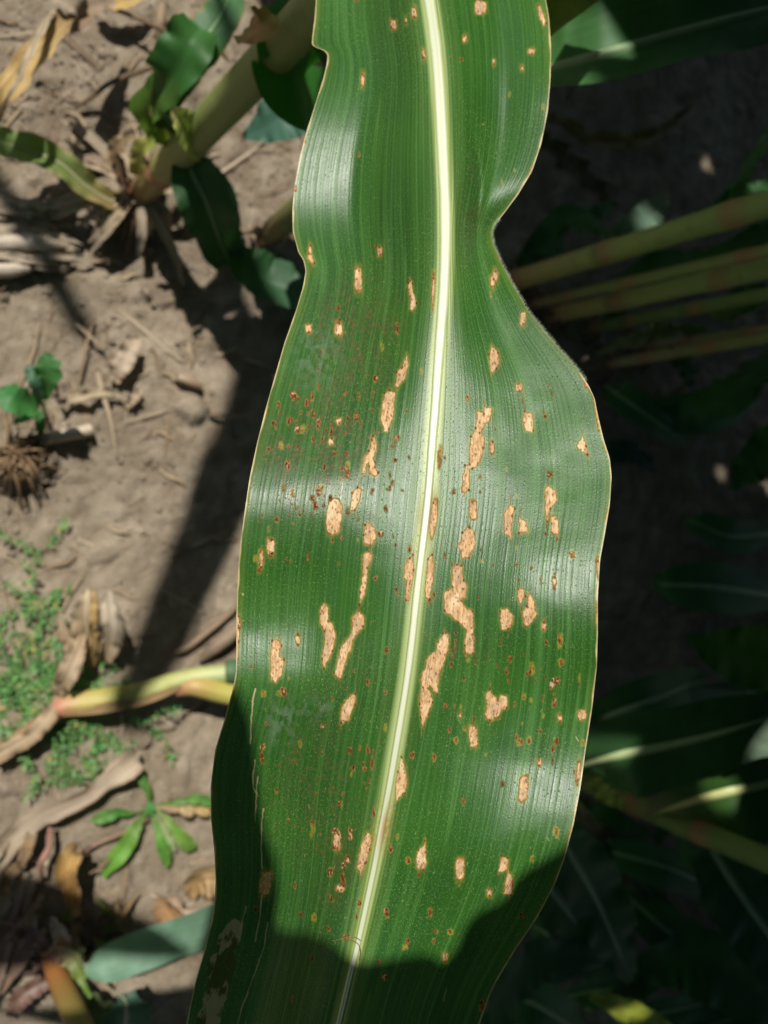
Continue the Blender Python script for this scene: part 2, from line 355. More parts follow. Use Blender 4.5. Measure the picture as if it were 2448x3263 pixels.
# ------------------------------------------------------------------ the big spotted leaf
K = 1.4747
_CC = {}
def curve(pts, ys, s=7):
    key = (id(pts), s)
    if key not in _CC: _CC[key] = curve_(pts, np.arange(-200., 3600.), s)
    return np.interp(ys, np.arange(-200., 3600.), _CC[key])
def curve_(pts, ys, s=7):
    p = np.array(pts, float)*K; yy = np.arange(-200, 3600)
    x = np.interp(yy, p[:, 1], p[:, 0]); pre = p[1]-p[0]; post = p[-1]-p[-2]
    x = np.where(yy < p[0, 1], p[0, 0]+(yy-p[0, 1])*pre[0]/pre[1], x); x = np.where(yy > p[-1, 1], p[-1, 0]+(yy-p[-1, 1])*post[0]/post[1], x)
    k = np.exp(-.5*(np.arange(-4*s, 4*s+1)/s)**2); k /= k.sum(); xx = np.convolve(np.pad(x, 4*s, mode='edge'), k, 'valid')
    return np.interp(ys, yy, xx)
LE = [(684, -20), (683, 0), (680, 40), (675, 80), (674, 98), (681, 102), (701, 108), (708, 118), (707, 135), (700, 165), (680, 230), (662, 285), (648, 340), (637, 400), (632, 450), (633, 500), (645, 545), (656, 562), (661, 585), (655, 620), (640, 670), (615, 740), (595, 810), (575, 880), (555, 960), (540, 1030), (528, 1110), (519, 1180), (514, 1250), (511, 1330), (511, 1400), (510, 1450), (503, 1490), (485, 1555), (465, 1620), (455, 1700), (456, 1770), (463, 1840), (466, 1900), (464, 1950), (455, 2000), (440, 2060), (420, 2130), (403, 2212)]
RE = [(1176, -20), (1180, 0), (1187, 40), (1191, 100), (1190, 170), (1184, 240), (1170, 310), (1150, 370), (1120, 420), (1090, 460), (1068, 488), (1062, 505), (1067, 530), (1085, 570), (1108, 615), (1140, 670), (1180, 720), (1215, 760), (1250, 800), (1272, 832), (1285, 860), (1293, 900), (1305, 950), (1318, 990), (1322, 1030), (1318, 1090), (1308, 1150), (1297, 1210), (1292, 1290), (1292, 1370), (1290, 1440), (1280, 1530), (1266, 1620), (1255, 1700), (1240, 1780), (1222, 1850), (1200, 1910), (1160, 1985), (1115, 2050), (1062, 2140), (1037, 2212)]
MR = [(925, -20), (928, 0), (940, 80), (948, 160), (953, 250), (958, 350), (962, 430), (963, 520), (960, 620), (954, 700), (947, 790), (941, 880), (935, 950), (930, 1020), (924, 1090), (917, 1150), (908, 1220), (900, 1290), (893, 1360), (885, 1430), (875, 1500), (862, 1580), (850, 1650), (838, 1720), (825, 1790), (812, 1860), (797, 1930), (780, 2010), (762, 2090), (745, 2160), (733, 2212)]
D0 = .243
def gsum(y, lst): return sum(a*np.exp(-((y-c)/s)**2) for c, s, a in lst)
YYH = np.arange(-1600, 5600.); _RH = []
def relief():
    if _RH: return _RH
    # slope at which the surface mirrors the sun towards the camera, per row; the blade undulates round it
    V = -ray(np.full(len(YYH), 1250.), np.clip(YYH, -400, 3600)); V /= np.linalg.norm(V, axis=1)[:, None]
    Hh = V+S; s0 = (Hh@AU)/(-(Hh@AF))
    def f(lst):
        p = np.array(lst); d = np.interp(YYH, p[:, 0], p[:, 1]); k = np.exp(-.5*(np.arange(-120, 121)/40.)**2); k /= k.sum()
        return np.convolve(np.pad(d, 120, mode='edge'), k, 'valid')
    ends = lambda l: [(-900, .9)]+l+[(3700, -.7), (4600, -1.3)]
    dC = f(ends([(0, .50), (350, .42), (650, .30), (900, .20), (1200, .08), (1600, .03), (1850, -.14), (2200, -.34), (2600, -.44), (3263, -.46)]))
    dL = f(ends([(0, .48), (150, .74), (300, .42), (440, .13), (560, .03), (640, .08), (760, .45), (950, .58), (1250, .48), (1480, .30), (1590, .0), (1680, -.28), (1830, -.46), (1960, -.26), (2060, -.01), (2150, -.2), (2300, -.75), (2600, -.62), (3263, -.42)]))
    dR = f(ends([(0, .50), (200, .28), (310, .12), (430, .42), (620, .62), (800, .5), (1000, .30), (1250, .19), (1500, .17), (1750, .09), (1900, -.1), (2100, -.52), (2330, -.34), (2500, -.07), (2620, -.2), (2800, -.6), (3263, -.46)]))
    k = D0/FPX
    for d in (dC, dL, dR):
        h = -np.cumsum(s0+d)*k; h -= np.interp(1650, YYH, h); _RH.append(h)
    print('relief diff L', np.ptp((_RH[1]-_RH[0])[1600:4860]), 'R', np.ptp((_RH[2]-_RH[0])[1600:4860]), 'C', np.ptp(_RH[0][1600:4860]))
    return _RH
def main_depth(py, u):
    """depth along the view axis of the leaf surface (metres)"""
    hC, hL, hR = (np.interp(py, YYH, h) for h in relief())
    a = np.abs(u); wL = sm(a, .05, .65); side = np.where(u < 0, hL, hR)
    d = D0+hC*(1-wL)+side*wL
    d = d-.0035*a**1.3
    d = d+np.where(u > 0, .011*np.exp(-((py-745)/120)**2)*sm(a, .3, 1.0), 0)
    d = d+np.where(u > 0, -.006*np.exp(-((py-330)/220)**2)*sm(a, .25, 1.0), 0)
    d = d+.0013*np.exp(-((u*1.0-.30-(py-430)*.0009)/.045)**2)*sm(py, 330, 480)*sm(py, 800, 640)
    d = d+.0007*fbm(py/170., u*2.3+5, 3, 4)*sm(a, .03, .3)
    return d
def out_taper(py):   # width factor outside the frame
    return np.where(py < -40, np.interp(-py, [40, 1150], [1, .22]), np.where(py > 3300, np.sqrt(np.clip(np.interp(py, [3300, 5300], [1, .0]), 0, 1)), 1.0))
PYR = np.concatenate([np.linspace(-1150, -60, 40), np.linspace(-55, 3320, 1380), np.linspace(3330, 5290, 60)])
NCOL = 500
def main_xy(py, u):
    pc = np.clip(py, -150, 3500)
    l, r, m = curve(LE, pc, 5), curve(RE, pc, 7), curve(MR, pc, 40); l2, r2 = curve(LE, pc, 70), curve(RE, pc, 60)
    m = m+np.where(py > 3500, (py-3500)*-.12, 0)
    w = out_taper(py); e, e2 = np.where(u < 0, l, r), np.where(u < 0, l2, r2); a = np.abs(u); m0 = curve(MR, pc, 40)
    return m+((e2-m0)*a+(e-e2)*a**7)*w
def main_point(py, u):
    return CP+ray(main_xy(py, u), py)*main_depth(py, u)[..., None]

def rr_lesions():
    """lesions: centre and half size in photograph pixels, read off the leaf"""
    E = []   # (x, y, rx, ry, kind)  kind t tan, b brown rust, y yellow-haloed, p pale
    def a(ox, oy, k, lst):
        for q in lst: E.append((ox+q[0]*k, oy+q[1]*k, q[2], q[3], q[4]))
    a(850, 0, .6024, [(670, 130, 10, 14, 't'), (780, 65, 8, 17, 't'), (735, 110, 4, 8, 't'), (830, 285, 5, 14, 't'), (507, 420, 6, 20, 't'), (490, 815, 3, 7, 'b'), (1132, 40, 18, 21, 't'), (1125, 15, 9, 14, 't'), (1048, 205, 7, 12, 't'), (1032, 315, 5, 6, 'b'), (1202, 330, 4, 8, 't'), (1400, 268, 11, 12, 't'), (1350, 360, 5, 8, 't'), (1285, 500, 3, 7, 'y'), (1465, 565, 4, 10, 'y'), (230, 1318, 6, 15, 't'), (205, 745, 4, 13, 'y'), (600, 1327, 8, 14, 't'), (578, 1305, 5, 5, 'b'), (150, 998, 4, 7, 't'), (1145, 655, 4, 4, 'y'), (475, 2, 7, 4, 'b'), (1312, 905, 3, 6, 'y'), (1245, 965, 3, 8, 'y')])
    a(750, 800, .4217, [(930, 215, 11, 38, 't'), (1497, 295, 4, 48, 't'), (780, 430, 5, 12, 'b'), (780, 590, 12, 22, 't'), (785, 530, 6, 9, 'b'), (555, 590, 9, 13, 't'), (1225, 585, 4, 15, 'b'), (1110, 720, 5, 12, 'y'), (440, 1085, 12, 12, 'b'), (325, 1165, 5, 12, 'b'), (330, 1220, 3, 4, 'b'), (540, 1150, 6, 12, 'b'), (580, 1100, 5, 15, 'b'), (628, 1030, 4, 9, 'b'), (628, 895, 3, 5, 'b'), (405, 1275, 6, 14, 'b'), (430, 1275, 4, 5, 'b'), (290, 1300, 6, 8, 'b'), (470, 1350, 9, 14, 'b'), (508, 1345, 8, 14, 'y'), (585, 1235, 6, 10, 'b'), (550, 1228, 4, 5, 'b'), (628, 1310, 7, 22, 'b'), (590, 1420, 6, 9, 'b'), (320, 1475, 4, 8, 'b'), (348, 1470, 7, 12, 'y'), (250, 1500, 5, 11, 'b'), (395, 1620, 8, 17, 'b'), (725, 1440, 8, 12, 't'), (720, 1375, 4, 7, 'b'), (750, 1530, 6, 8, 'b'), (842, 1540, 6, 8, 'b'), (783, 1283, 9, 9, 't'), (915, 1255, 8, 11, 'b'), (835, 1076, 6, 6, 'b'), (932, 1100, 4, 8, 'b'), (1000, 940, 4, 8, 'b'), (1062, 965, 7, 11, 'b'), (672, 1625, 5, 9, 'b'), (810, 1640, 7, 9, 'b'), (850, 1620, 8, 12, 'y'), (845, 1685, 7, 12, 'b'), (795, 1730, 5, 8, 'y'), (645, 1790, 13, 11, 'y'), (630, 1820, 8, 11, 'b'), (366, 1785, 4, 9, 'b'), (430, 1830, 8, 15, 'y'), (585, 1870, 9, 9, 'b'), (605, 1920, 7, 14, 'b'), (465, 1935, 6, 6, 'b'), (1222, 1412, 8, 9, 'b'), (1202, 1442, 3, 3, 'b'), (1190, 1482, 4, 5, 'b'), (1207, 1584, 8, 8, 'b'), (1168, 1690, 4, 9, 'b'), (1187, 1750, 5, 7, 'b'), (1170, 1790, 5, 6, 'b'), (1042, 1800, 4, 6, 'b'), (1260, 1810, 4, 5, 'b'), (1137, 1945, 5, 11, 'b'), (850, 1970, 6, 12, 'b'), (1410, 905, 5, 9, 'y'), (1240, 780, 3, 3, 'b'), (1037, 1065, 4, 4, 'b'), (205, 2005, 3, 4, 'b'), (182, 2045, 3, 4, 'b'), (313, 2040, 6, 10, 'b'), (442, 2062, 3, 3, 'b'), (250, 2095, 4, 7, 'y'), (1545, 1560, 8, 42, 'm'), (1585, 1562, 3, 5, 'b'), (1650, 1820, 6, 9, 'b'), (718, 1868, 6, 9, 'b'), (1086, 1992, 3, 5, 'y'), (1085, 1360, 3, 3, 'b'), (930, 2030, 3, 6, 'b')])
    a(1300, 800, .4217, [(662, 185, 7, 17, 't'), (642, 238, 7, 17, 't'), (870, 510, 9, 21, 't'), (625, 330, 4, 8, 'y'), (840, 1032, 11, 14, 't'), (870, 1135, 3, 13, 'b'), (1087, 1070, 3, 8, 'b'), (1068, 1010, 3, 5, 'b'), (1037, 1250, 4, 9, 'b'), (1027, 1212, 3, 5, 'b'), (657, 1346, 3, 4, 'b'), (450, 1117, 4, 7, 't'), (635, 1480, 7, 20, 't'), (1350, 1000, 5, 14, 't'), (1435, 1275, 6, 28, 'y'), (1440, 1300, 5, 20, 't'), (1073, 1685, 8, 11, 'b'), (543, 1700, 3, 7, 'b'), (545, 1815, 3, 4, 'b'), (345, 1820, 5, 8, 'b'), (280, 1560, 3, 4, 'b'), (492, 1955, 12, 30, 't'), (195, 2020, 11, 62, 't'), (825, 1848, 4, 6, 'y'), (748, 1650, 3, 8, 'y')])
    a(650, 1600, .4217, [(982, 110, 25, 58, 'T'), (505, 340, 12, 26, 't'), (508, 285, 10, 6, 'b'), (508, 402, 7, 6, 'b'), (430, 430, 11, 34, 'y'), (432, 440, 8, 28, 't'), (415, 520, 5, 9, 'b'), (390, 430, 6, 12, 'y'), (487, 205, 4, 8, 'y'), (297, 698, 4, 6, 'p'), (262, 900, 5, 18, 't'), (258, 1000, 4, 28, 't'), (268, 930, 5, 12, 't'), (712, 1005, 5, 7, 'b'), (708, 1045, 7, 17, 't'), (622, 430, 4, 5, 'b'), (652, 448, 3, 4, 'b'), (787, 415, 4, 11, 'b'), (1018, 460, 4, 5, 'b'), (1300, 575, 7, 7, 'b'), (1458, 672, 4, 14, 'b'), (1378, 55, 5, 9, 'b'), (1090, 70, 5, 11, 'b'), (1045, 263, 5, 7, 'b'), (705, 40, 6, 6, 'b'), (842, 35, 6, 10, 'b'), (550, 135, 6, 10, 'b'), (1335, 240, 9, 8, 'b'), (1380, 1117, 6, 9, 'b'), (1132, 1280, 4, 4, 'b'), (1240, 1362, 5, 9, 'b'), (1372, 1440, 4, 7, 'b'), (897, 1692, 8, 8, 'b'), (468, 1675, 5, 7, 'b'), (970, 1490, 3, 6, 'b'), (605, 1430, 11, 14, 'b'), (570, 1445, 9, 8, 'y'), (450, 1445, 9, 10, 'y'), (637, 1330, 4, 5, 'y'), (445, 1850, 9, 10, 'b'), (440, 1935, 6, 17, 'b'), (725, 1828, 5, 12, 'y'), (1105, 1880, 6, 10, 'b'), (1177, 1860, 3, 6, 'b'), (1242, 1872, 5, 12, 'b'), (1272, 1970, 4, 17, 'b'), (1130, 2000, 5, 7, 'b'), (1212, 2020, 5, 6, 'b'), (1115, 2050, 3, 7, 'y'), (1370, 1710, 5, 12, 'y'), (1552, 355, 4, 9, 'b'), (1430, 255, 4, 8, 'b'), (1163, 290, 3, 5, 'y'), (358, 1250, 4, 6, 'b')])
    a(1250, 1600, .4217, [(1230, 172, 12, 28, 'r'), (1363, 395, 11, 14, 'y'), (1363, 395, 8, 10, 't'), (1555, 500, 5, 29, 't'), (1270, 1050, 9, 25, 'y'), (1262, 1030, 4, 16, 'b'), (1145, 940, 7, 15, 't'), (1225, 600, 6, 15, 't'), (1225, 650, 4, 8, 'b'), (612, 1770, 14, 33, 'r'), (1435, 1610, 14, 17, 't'), (1440, 1822, 6, 12, 'y'), (1235, 1355, 15, 11, 'b'), (1208, 1390, 8, 11, 'b'), (1057, 1255, 9, 22, 'y'), (1040, 1285, 6, 10, 'b'), (1278, 1212, 9, 13, 'y'), (1280, 1212, 6, 8, 'b'), (965, 1815, 9, 16, 'y'), (940, 1785, 5, 9, 'b'), (980, 1810, 5, 8, 'b'), (1033, 1800, 8, 14, 'y'), (1033, 1800, 5, 9, 'b'), (485, 1800, 8, 10, 'y'), (485, 1800, 4, 6, 'b'), (1268, 1632, 8, 12, 't'), (1240, 1805, 6, 11, 'b'), (1215, 1862, 5, 10, 'b'), (1210, 1952, 4, 10, 'b'), (1112, 1972, 7, 11, 't'), (1225, 1520, 7, 12, 'b'), (925, 1530, 4, 9, 'b'), (995, 1472, 5, 8, 'y'), (1047, 1505, 5, 7, 'y'), (1145, 1610, 4, 6, 'y'), (1118, 1735, 3, 7, 'b'), (550, 1710, 6, 8, 'y'), (435, 1720, 5, 8, 'b'), (510, 1610, 4, 8, 't'), (515, 1545, 3, 7, 'y'), (618, 1640, 4, 10, 'b'), (150, 1912, 6, 9, 'b'), (315, 1930, 5, 14, 'y'), (710, 1912, 3, 5, 'y'), (1372, 2045, 2, 6, 'b'), (835, 2122, 6, 8, 'b'), (400, 405, 4, 7, 'b'), (322, 700, 5, 8, 'b'), (290, 742, 4, 9, 'b'), (275, 760, 3, 7, 'b'), (480, 1062, 3, 10, 'b'), (480, 1105, 3, 9, 'b'), (462, 1160, 4, 8, 'b'), (447, 1225, 5, 8, 'b'), (577, 1190, 6, 7, 'y'), (630, 1220, 3, 5, 'b'), (890, 1185, 6, 8, 'b'), (868, 1277, 5, 10, 'b'), (882, 1350, 4, 5, 'b'), (1165, 1057, 5, 8, 'b'), (1125, 588, 3, 7, 'b'), (1050, 500, 4, 7, 'b'), (943, 350, 4, 7, 'y'), (940, 470, 3, 6, 'b'), (678, 450, 5, 8, 'y'), (1165, 180, 3, 5, 'b'), (1165, 242, 4, 5, 'b'), (1246, 277, 3, 7, 'b'), (1162, 1325, 4, 5, 'b'), (1415, 1325, 3, 8, 'y'), (405, 1545, 6, 7, 'b'), (132, 350, 4, 9, 'b'), (452, 470, 3, 5, 'b'), (985, 1672, 3, 6, 'y')])
    a(580, 2400, .4217, [(1170, 670, 12, 27, 't'), (1155, 590, 13, 9, 'b'), (1152, 715, 8, 10, 'b'), (1188, 620, 7, 14, 'b'), (1250, 800, 8, 14, 'b'), (1222, 845, 7, 12, 'b'), (1212, 965, 6, 20, 'b'), (1195, 1020, 12, 9, 't'), (632, 985, 18, 40, 'o'), (1275, 610, 7, 18, 'b'), (985, 575, 6, 24, 'y'), (988, 525, 5, 6, 'b'), (1117, 897, 8, 13, 'b'), (997, 1248, 8, 12, 'y'), (900, 1222, 6, 9, 'b'), (1195, 380, 7, 10, 'b'), (715, 280, 5, 6, 'b'), (800, 505, 4, 6, 'b'), (852, 1005, 4, 8, 'b'), (1020, 305, 4, 5, 'b'), (1218, 312, 4, 7, 'b'), (1342, 1132, 6, 12, 'b'), (1450, 455, 5, 14, 'b'), (1578, 728, 6, 12, 'b'), (1545, 1205, 7, 14, 'b'), (1530, 1690, 9, 13, 'b'), (985, 1550, 5, 10, 'b'), (1320, 1235, 4, 7, 'b'), (1105, 1325, 6, 6, 'b'), (1240, 1390, 12, 10, 'b'), (1385, 125, 5, 8, 'b'), (1297, 105, 5, 9, 'b'), (1435, 75, 4, 18, 'b'), (555, 1175, 5, 10, 'b'), (835, 1860, 4, 9, 'b'), (1490, 1590, 5, 9, 'b'), (1125, 1095, 6, 9, 'b')])
    a(1100, 2400, .4518, [(1257, 250, 14, 39, 'r'), (1645, 130, 6, 38, 't'), (1490, 560, 10, 17, 'y'), (1490, 560, 4, 11, 'b'), (808, 820, 14, 33, 'r'), (805, 932, 4, 7, 'y'), (445, 757, 9, 12, 'y'), (445, 757, 5, 8, 'b'), (520, 857, 5, 8, 'b'), (1017, 985, 7, 12, 't'), (745, 1265, 9, 10, 'y'), (745, 1265, 5, 6, 'b'), (642, 1258, 6, 8, 'b'), (425, 1372, 9, 10, 'y'), (440, 1330, 6, 9, 'b'), (705, 1445, 9, 16, 'o'), (602, 1122, 5, 14, 'b'), (290, 1122, 7, 10, 'b'), (323, 678, 7, 12, 'b'), (370, 588, 5, 9, 'y'), (470, 15, 7, 8, 'b'), (1112, 215, 6, 10, 'b'), (835, 342, 6, 11, 'b'), (625, 30, 5, 14, 'b'), (1248, 1150, 8, 9, 'b'), (280, 1580, 9, 12, 'b'), (235, 1482, 5, 8, 'b'), (625, 1330, 5, 6, 'b'), (1320, 745, 6, 10, 'y'), (105, 1055, 5, 12, 'b'), (200, 420, 4, 14, 'b'), (1460, 50, 4, 13, 'b'), (1370, 68, 7, 10, 't'), (1614, 133, 3, 6, 'b'), (960, 1780, 6, 16, 'b'), (1180, 930, 5, 14, 'b')])
    Pn = []
    def p(ox, oy, k, pts): Pn.append([(ox+x*k, oy+y*k) for x, y in pts])
    q = .4217
    p(750, 800, q, [(1295, 780), (1302, 860), (1275, 960), (1225, 1042), (1208, 1030), (1222, 920), (1262, 880)])
    p(750, 800, q, [(1165, 1048), (1205, 1060), (1200, 1160), (1187, 1260), (1160, 1345), (1122, 1362), (1098, 1260), (1115, 1150), (1132, 1080)])
    p(750, 800, q, [(1045, 1395), (1070, 1470), (1045, 1560), (1055, 1630), (1078, 1675), (1050, 1700), (1015, 1680), (1010, 1600), (990, 1612), (985, 1680), (955, 1685), (965, 1570), (1010, 1510), (1030, 1430)])
    p(750, 800, q, [(930, 1780), (952, 1800), (940, 1880), (905, 1958), (868, 1950), (885, 1830)])
    p(750, 800, q, [(1322, 225), (1335, 240), (1345, 320), (1362, 390), (1340, 445), (1322, 440), (1325, 380), (1312, 300), (1310, 240)])
    p(850, 0, .6024, [(222, 1340), (235, 1345), (250, 1395), (238, 1402), (215, 1365)])
    p(850, 0, .6024, [(1435, 25), (1448, 30), (1478, 120), (1465, 135), (1440, 75)])
    p(650, 1600, q, [(1250, 155), (1290, 200), (1302, 262), (1270, 328), (1222, 320), (1208, 250), (1218, 175)])
    p(650, 1600, q, [(1250, 370), (1272, 415), (1238, 500), (1228, 600), (1215, 700), (1180, 775), (1178, 680), (1198, 560), (1205, 400)])
    p(650, 1600, q, [(1170, 815), (1208, 870), (1202, 940), (1150, 1000), (1122, 1060), (1110, 1120), (1078, 1180), (1060, 1260), (1035, 1338), (980, 1292), (1010, 1210), (1030, 1100), (1080, 1040), (1118, 990), (1125, 860)])
    p(650, 1600, q, [(910, 768), (942, 810), (938, 900), (970, 925), (992, 1010), (972, 1130), (938, 1200), (905, 1255), (892, 1180), (912, 1080), (915, 980), (878, 920), (880, 800)])
    p(650, 1600, q, [(582, 1042), (587, 1080), (567, 1168), (607, 1188), (592, 1300), (545, 1362), (508, 1350), (503, 1180), (515, 1048)])
    p(650, 1600, q, [(1142, 1452), (1142, 1530), (1090, 1650), (1038, 1672), (1033, 1600), (1050, 1530), (1110, 1470)])
    p(650, 1600, q, [(1580, 400), (1588, 520), (1565, 640), (1548, 750), (1525, 742), (1535, 600), (1513, 575), (1522, 470), (1555, 425)])
    p(1250, 1600, q, [(300, 400), (312, 470), (302, 600), (280, 742), (248, 720), (262, 560), (268, 430)])
    p(1250, 1600, q, [(580, 192), (622, 230), (628, 310), (582, 422), (528, 427), (513, 350), (492, 330), (523, 290), (533, 230)])
    p(1250, 1600, q, [(480, 472), (527, 480), (537, 590), (562, 640), (557, 720), (512, 742), (562, 808), (607, 828), (612, 1000), (618, 1142), (560, 1150), (548, 1050), (560, 960), (500, 905), (440, 855), (393, 825), (398, 680), (455, 650), (460, 500)])
    p(1250, 1600, q, [(392, 990), (428, 1010), (422, 1120), (387, 1220), (352, 1320), (340, 1452), (310, 1425), (290, 1385), (265, 1402), (292, 1450), (302, 1510), (272, 1600), (225, 1702), (218, 1620), (208, 1530), (213, 1460), (225, 1400), (218, 1320), (253, 1260), (263, 1180), (330, 1120), (348, 1055)])
    p(1250, 1600, q, [(892, 12), (928, 50), (910, 100), (895, 270), (850, 235), (848, 90)])
    p(1250, 1600, q, [(963, 112), (1017, 150), (1027, 232), (958, 235)])
    p(1300, 800, q, [(1060, 1775), (1112, 1810), (1124, 1880), (1078, 1950), (1048, 2045), (1033, 1950), (1038, 1800)])
    p(1250, 1600, q, [(958, 652), (992, 668), (1003, 710), (972, 772), (948, 720)])
    p(1250, 1600, q, [(1045, 688), (1072, 750), (1087, 860), (1042, 920), (1000, 932), (988, 840), (1018, 790), (1028, 700)])
    p(1250, 1600, q, [(820, 818), (870, 808), (912, 860), (907, 910), (880, 962), (830, 962), (813, 880)])
    p(1250, 1600, q, [(738, 1418), (772, 1478), (800, 1502), (820, 1463), (867, 1468), (867, 1552), (822, 1572), (802, 1620), (742, 1647), (703, 1622), (720, 1520), (708, 1460)])
    p(1100, 2400, .4518, [(398, 25), (427, 100), (438, 200), (418, 285), (382, 300), (358, 338), (352, 240), (375, 130)])
    p(1100, 2400, .4518, [(155, 558), (183, 588), (172, 680), (148, 770), (110, 855), (88, 812), (95, 720), (128, 620)])
    p(1100, 2400, .4518, [(562, 612), (568, 700), (574, 780), (552, 823), (508, 812), (497, 750), (518, 680), (550, 660)])
    p(1100, 2400, .4518, [(1105, 728), (1150, 745), (1142, 832), (1085, 850)]); p(1100, 2400, .4518, [(1150, 838), (1187, 900), (1172, 997), (1118, 992)])
    p(1300, 800, q, [(633, 715), (680, 765), (692, 830), (672, 890), (630, 918), (616, 830), (620, 770)])
    p(1300, 800, q, [(580, 1178), (637, 1195), (622, 1280), (572, 1320), (548, 1365), (577, 1410), (572, 1490), (542, 1590), (490, 1642), (465, 1645), (462, 1800), (430, 1828), (410, 1815), (415, 1700), (440, 1620), (468, 1605), (464, 1520), (478, 1400), (518, 1340), (525, 1208), (572, 1228)])
    p(1300, 800, q, [(883, 1212), (942, 1235), (947, 1362), (890, 1358), (868, 1300)])
    p(1300, 800, q, [(1318, 1400), (1348, 1480), (1364, 1545), (1310, 1522), (1278, 1470)])
    return E, Pn

def build_main():
    base = at(1000, 330, 0)
    root = empty('maize_plant', base, 'maize plant holding out the broad green leaf with tan spots and white midrib in front', 'maize plant')
    u1 = np.linspace(-1, 1, NCOL); u1 = np.sign(u1)*np.abs(u1)**1.0
    U, PY = np.meshgrid(u1, PYR); nr, nc = U.shape
    PX = main_xy(PY, U); D = main_depth(PY, U); V = CP+ray(PX, PY)*D[..., None]
    M1 = np.zeros((nr, nc, 4), np.float32); M2 = np.zeros_like(M1); M3 = np.zeros_like(M1)
    nx = PX+7*fbm(PX/15, PY/19, 2, 3)+5*fbm(PX/5, PY/6, 2, 6); ny = PY+16*fbm(PX/11+7, PY/14, 2, 13)+8*fbm(PX/5, PY/6, 2, 16)
    E, Pn = rr_lesions()
    rs = np.random.default_rng(3)
    def box(x0, x1, y0, y1):
        r0, r1 = np.searchsorted(PYR, [y0, y1]); r0 = max(r0, 0); sub = PX[r0:r1+1]
        ok = np.where(((sub > x0) & (sub < x1)).any(0))[0]
        if r1 <= r0 or len(ok) == 0: return None
        return slice(r0, r1+1), slice(ok[0], ok[-1]+1)
    def pits(sl, inside, x0, x1, y0, y1, dens):
        n = int(dens*(x1-x0)*(y1-y0)/150)
        X, Y = PX[sl], PY[sl]
        for _ in range(n):
            x, y, r = rs.uniform(x0, x1), rs.uniform(y0, y1), rs.uniform(1.6, 3.2)
            M3[sl][..., 2] = np.maximum(M3[sl][..., 2], inside*.8*sm(np.hypot((X-x)*1.2, (Y-y)*.6), r*1.3, r*.4))
    for x, y, rx, ry, k in E:
        s = box(x-rx-16, x+rx+16, y-ry-22, y+ry+22)
        if s is None: continue
        X, Y = nx[s], ny[s]; pw = 4.5 if k in 'r' else rs.choice([2.0, 2.6, 3.5]); X = X+(Y-y)*rs.uniform(-.12, .12)
        d = ((np.abs(X-x)/rx)**pw+(np.abs(Y-y)/ry)**pw)**(1/pw); dist = (d-1)*min(rx, ry)       # signed distance in px, roughly
        if k in 'tTro':
            M1[s][..., 0] = np.maximum(M1[s][..., 0], sm(dist, -.2, -2.0)*(.55 if k == 'o' else 1)); M1[s][..., 1] = np.maximum(M1[s][..., 1], sm(dist, 2.4, .2)*.8)
            M1[s][..., 3] = np.maximum(M1[s][..., 3], sm(dist, 9, 1)*.25)
            pits(s, sm(dist, 1, -2), x-rx, x+rx, y-ry, y+ry, .55)
            if min(rx, ry) < 13:
                for _ in range(1+int(rs.integers(0, 2))):
                    aa = rs.choice([-1, 1])*1.45+rs.normal(0, .3); ex, ey = x+rx*.7*math.cos(aa), y+ry*.8*math.sin(aa)
                    M1[s][..., 2] = np.maximum(M1[s][..., 2], .85*sm(np.hypot((PX[s]-ex)/1.0, (PY[s]-ey)/1.4), 4.2, 2.2))
        elif k == 'b':
            dd = dist+2.2*fbm(PX[s]/4, PY[s]/4, 2, int(x) % 50)
            M1[s][..., 2] = np.maximum(M1[s][..., 2], sm(dd, .2, -2.2)*sm(vnoise(PX[s]/3.5, PY[s]/4.5, 31), .15, .45)); M1[s][..., 1] = np.maximum(M1[s][..., 1], sm(dd, 2.6, .0)*.5)
            if min(rx, ry) > 6: M1[s][..., 0] = np.maximum(M1[s][..., 0], .8*sm(vnoise(PX[s]/5, PY[s]/7, 5), .55, .75)*sm(dist, 0, -2)); M1[s][..., 2] *= 1-.8*sm(vnoise(PX[s]/5, PY[s]/7, 5), .55, .75)
        elif k == 'y':
            M1[s][..., 3] = np.maximum(M1[s][..., 3], sm(dist, 3, -2)*.6); M1[s][..., 1] = np.maximum(M1[s][..., 1], sm(dist, 0, -2.5)*.6*sm(vnoise(PX[s]/4, PY[s]/6, 19), .3, .6))
            M1[s][..., 2] = np.maximum(M1[s][..., 2], .7*sm(dist, -1, -3)*sm(vnoise(PX[s]/4, PY[s]/5, 9), .5, .7))
        elif k == 'm':
            M1[s][..., 1] = np.maximum(M1[s][..., 1], sm(dist, 2, -3)*.8); M1[s][..., 2] = np.maximum(M1[s][..., 2], .55*sm(dist, 0, -4)*sm(PY[s], y-20, y+30))
        elif k == 'p':
            M2[s][..., 2] = np.maximum(M2[s][..., 2], sm(dist, .5, -1.5))
    for poly in Pn:
        P = np.array(poly); x0, y0 = P.min(0); x1, y1 = P.max(0); s = box(x0-18, x1+18, y0-20, y1+20)
        if s is None: continue
        X, Y = nx[s], ny[s]; ins = np.zeros(X.shape, bool); dm = np.full(X.shape, 1e9)
        for i in range(len(P)):
            a, b = P[i], P[(i+1) % len(P)]; e = b-a
            t = np.clip(((X-a[0])*e[0]+(Y-a[1])*e[1])/(e@e), 0, 1); dm = np.minimum(dm, np.hypot(X-a[0]-t*e[0], Y-a[1]-t*e[1]))
            c = (a[1] > Y) != (b[1] > Y); ins ^= c & (X < (b[0]-a[0])*(Y-a[1])/(b[1]-a[1]+1e-9)+a[0])
        dist = np.where(ins, -dm, dm)
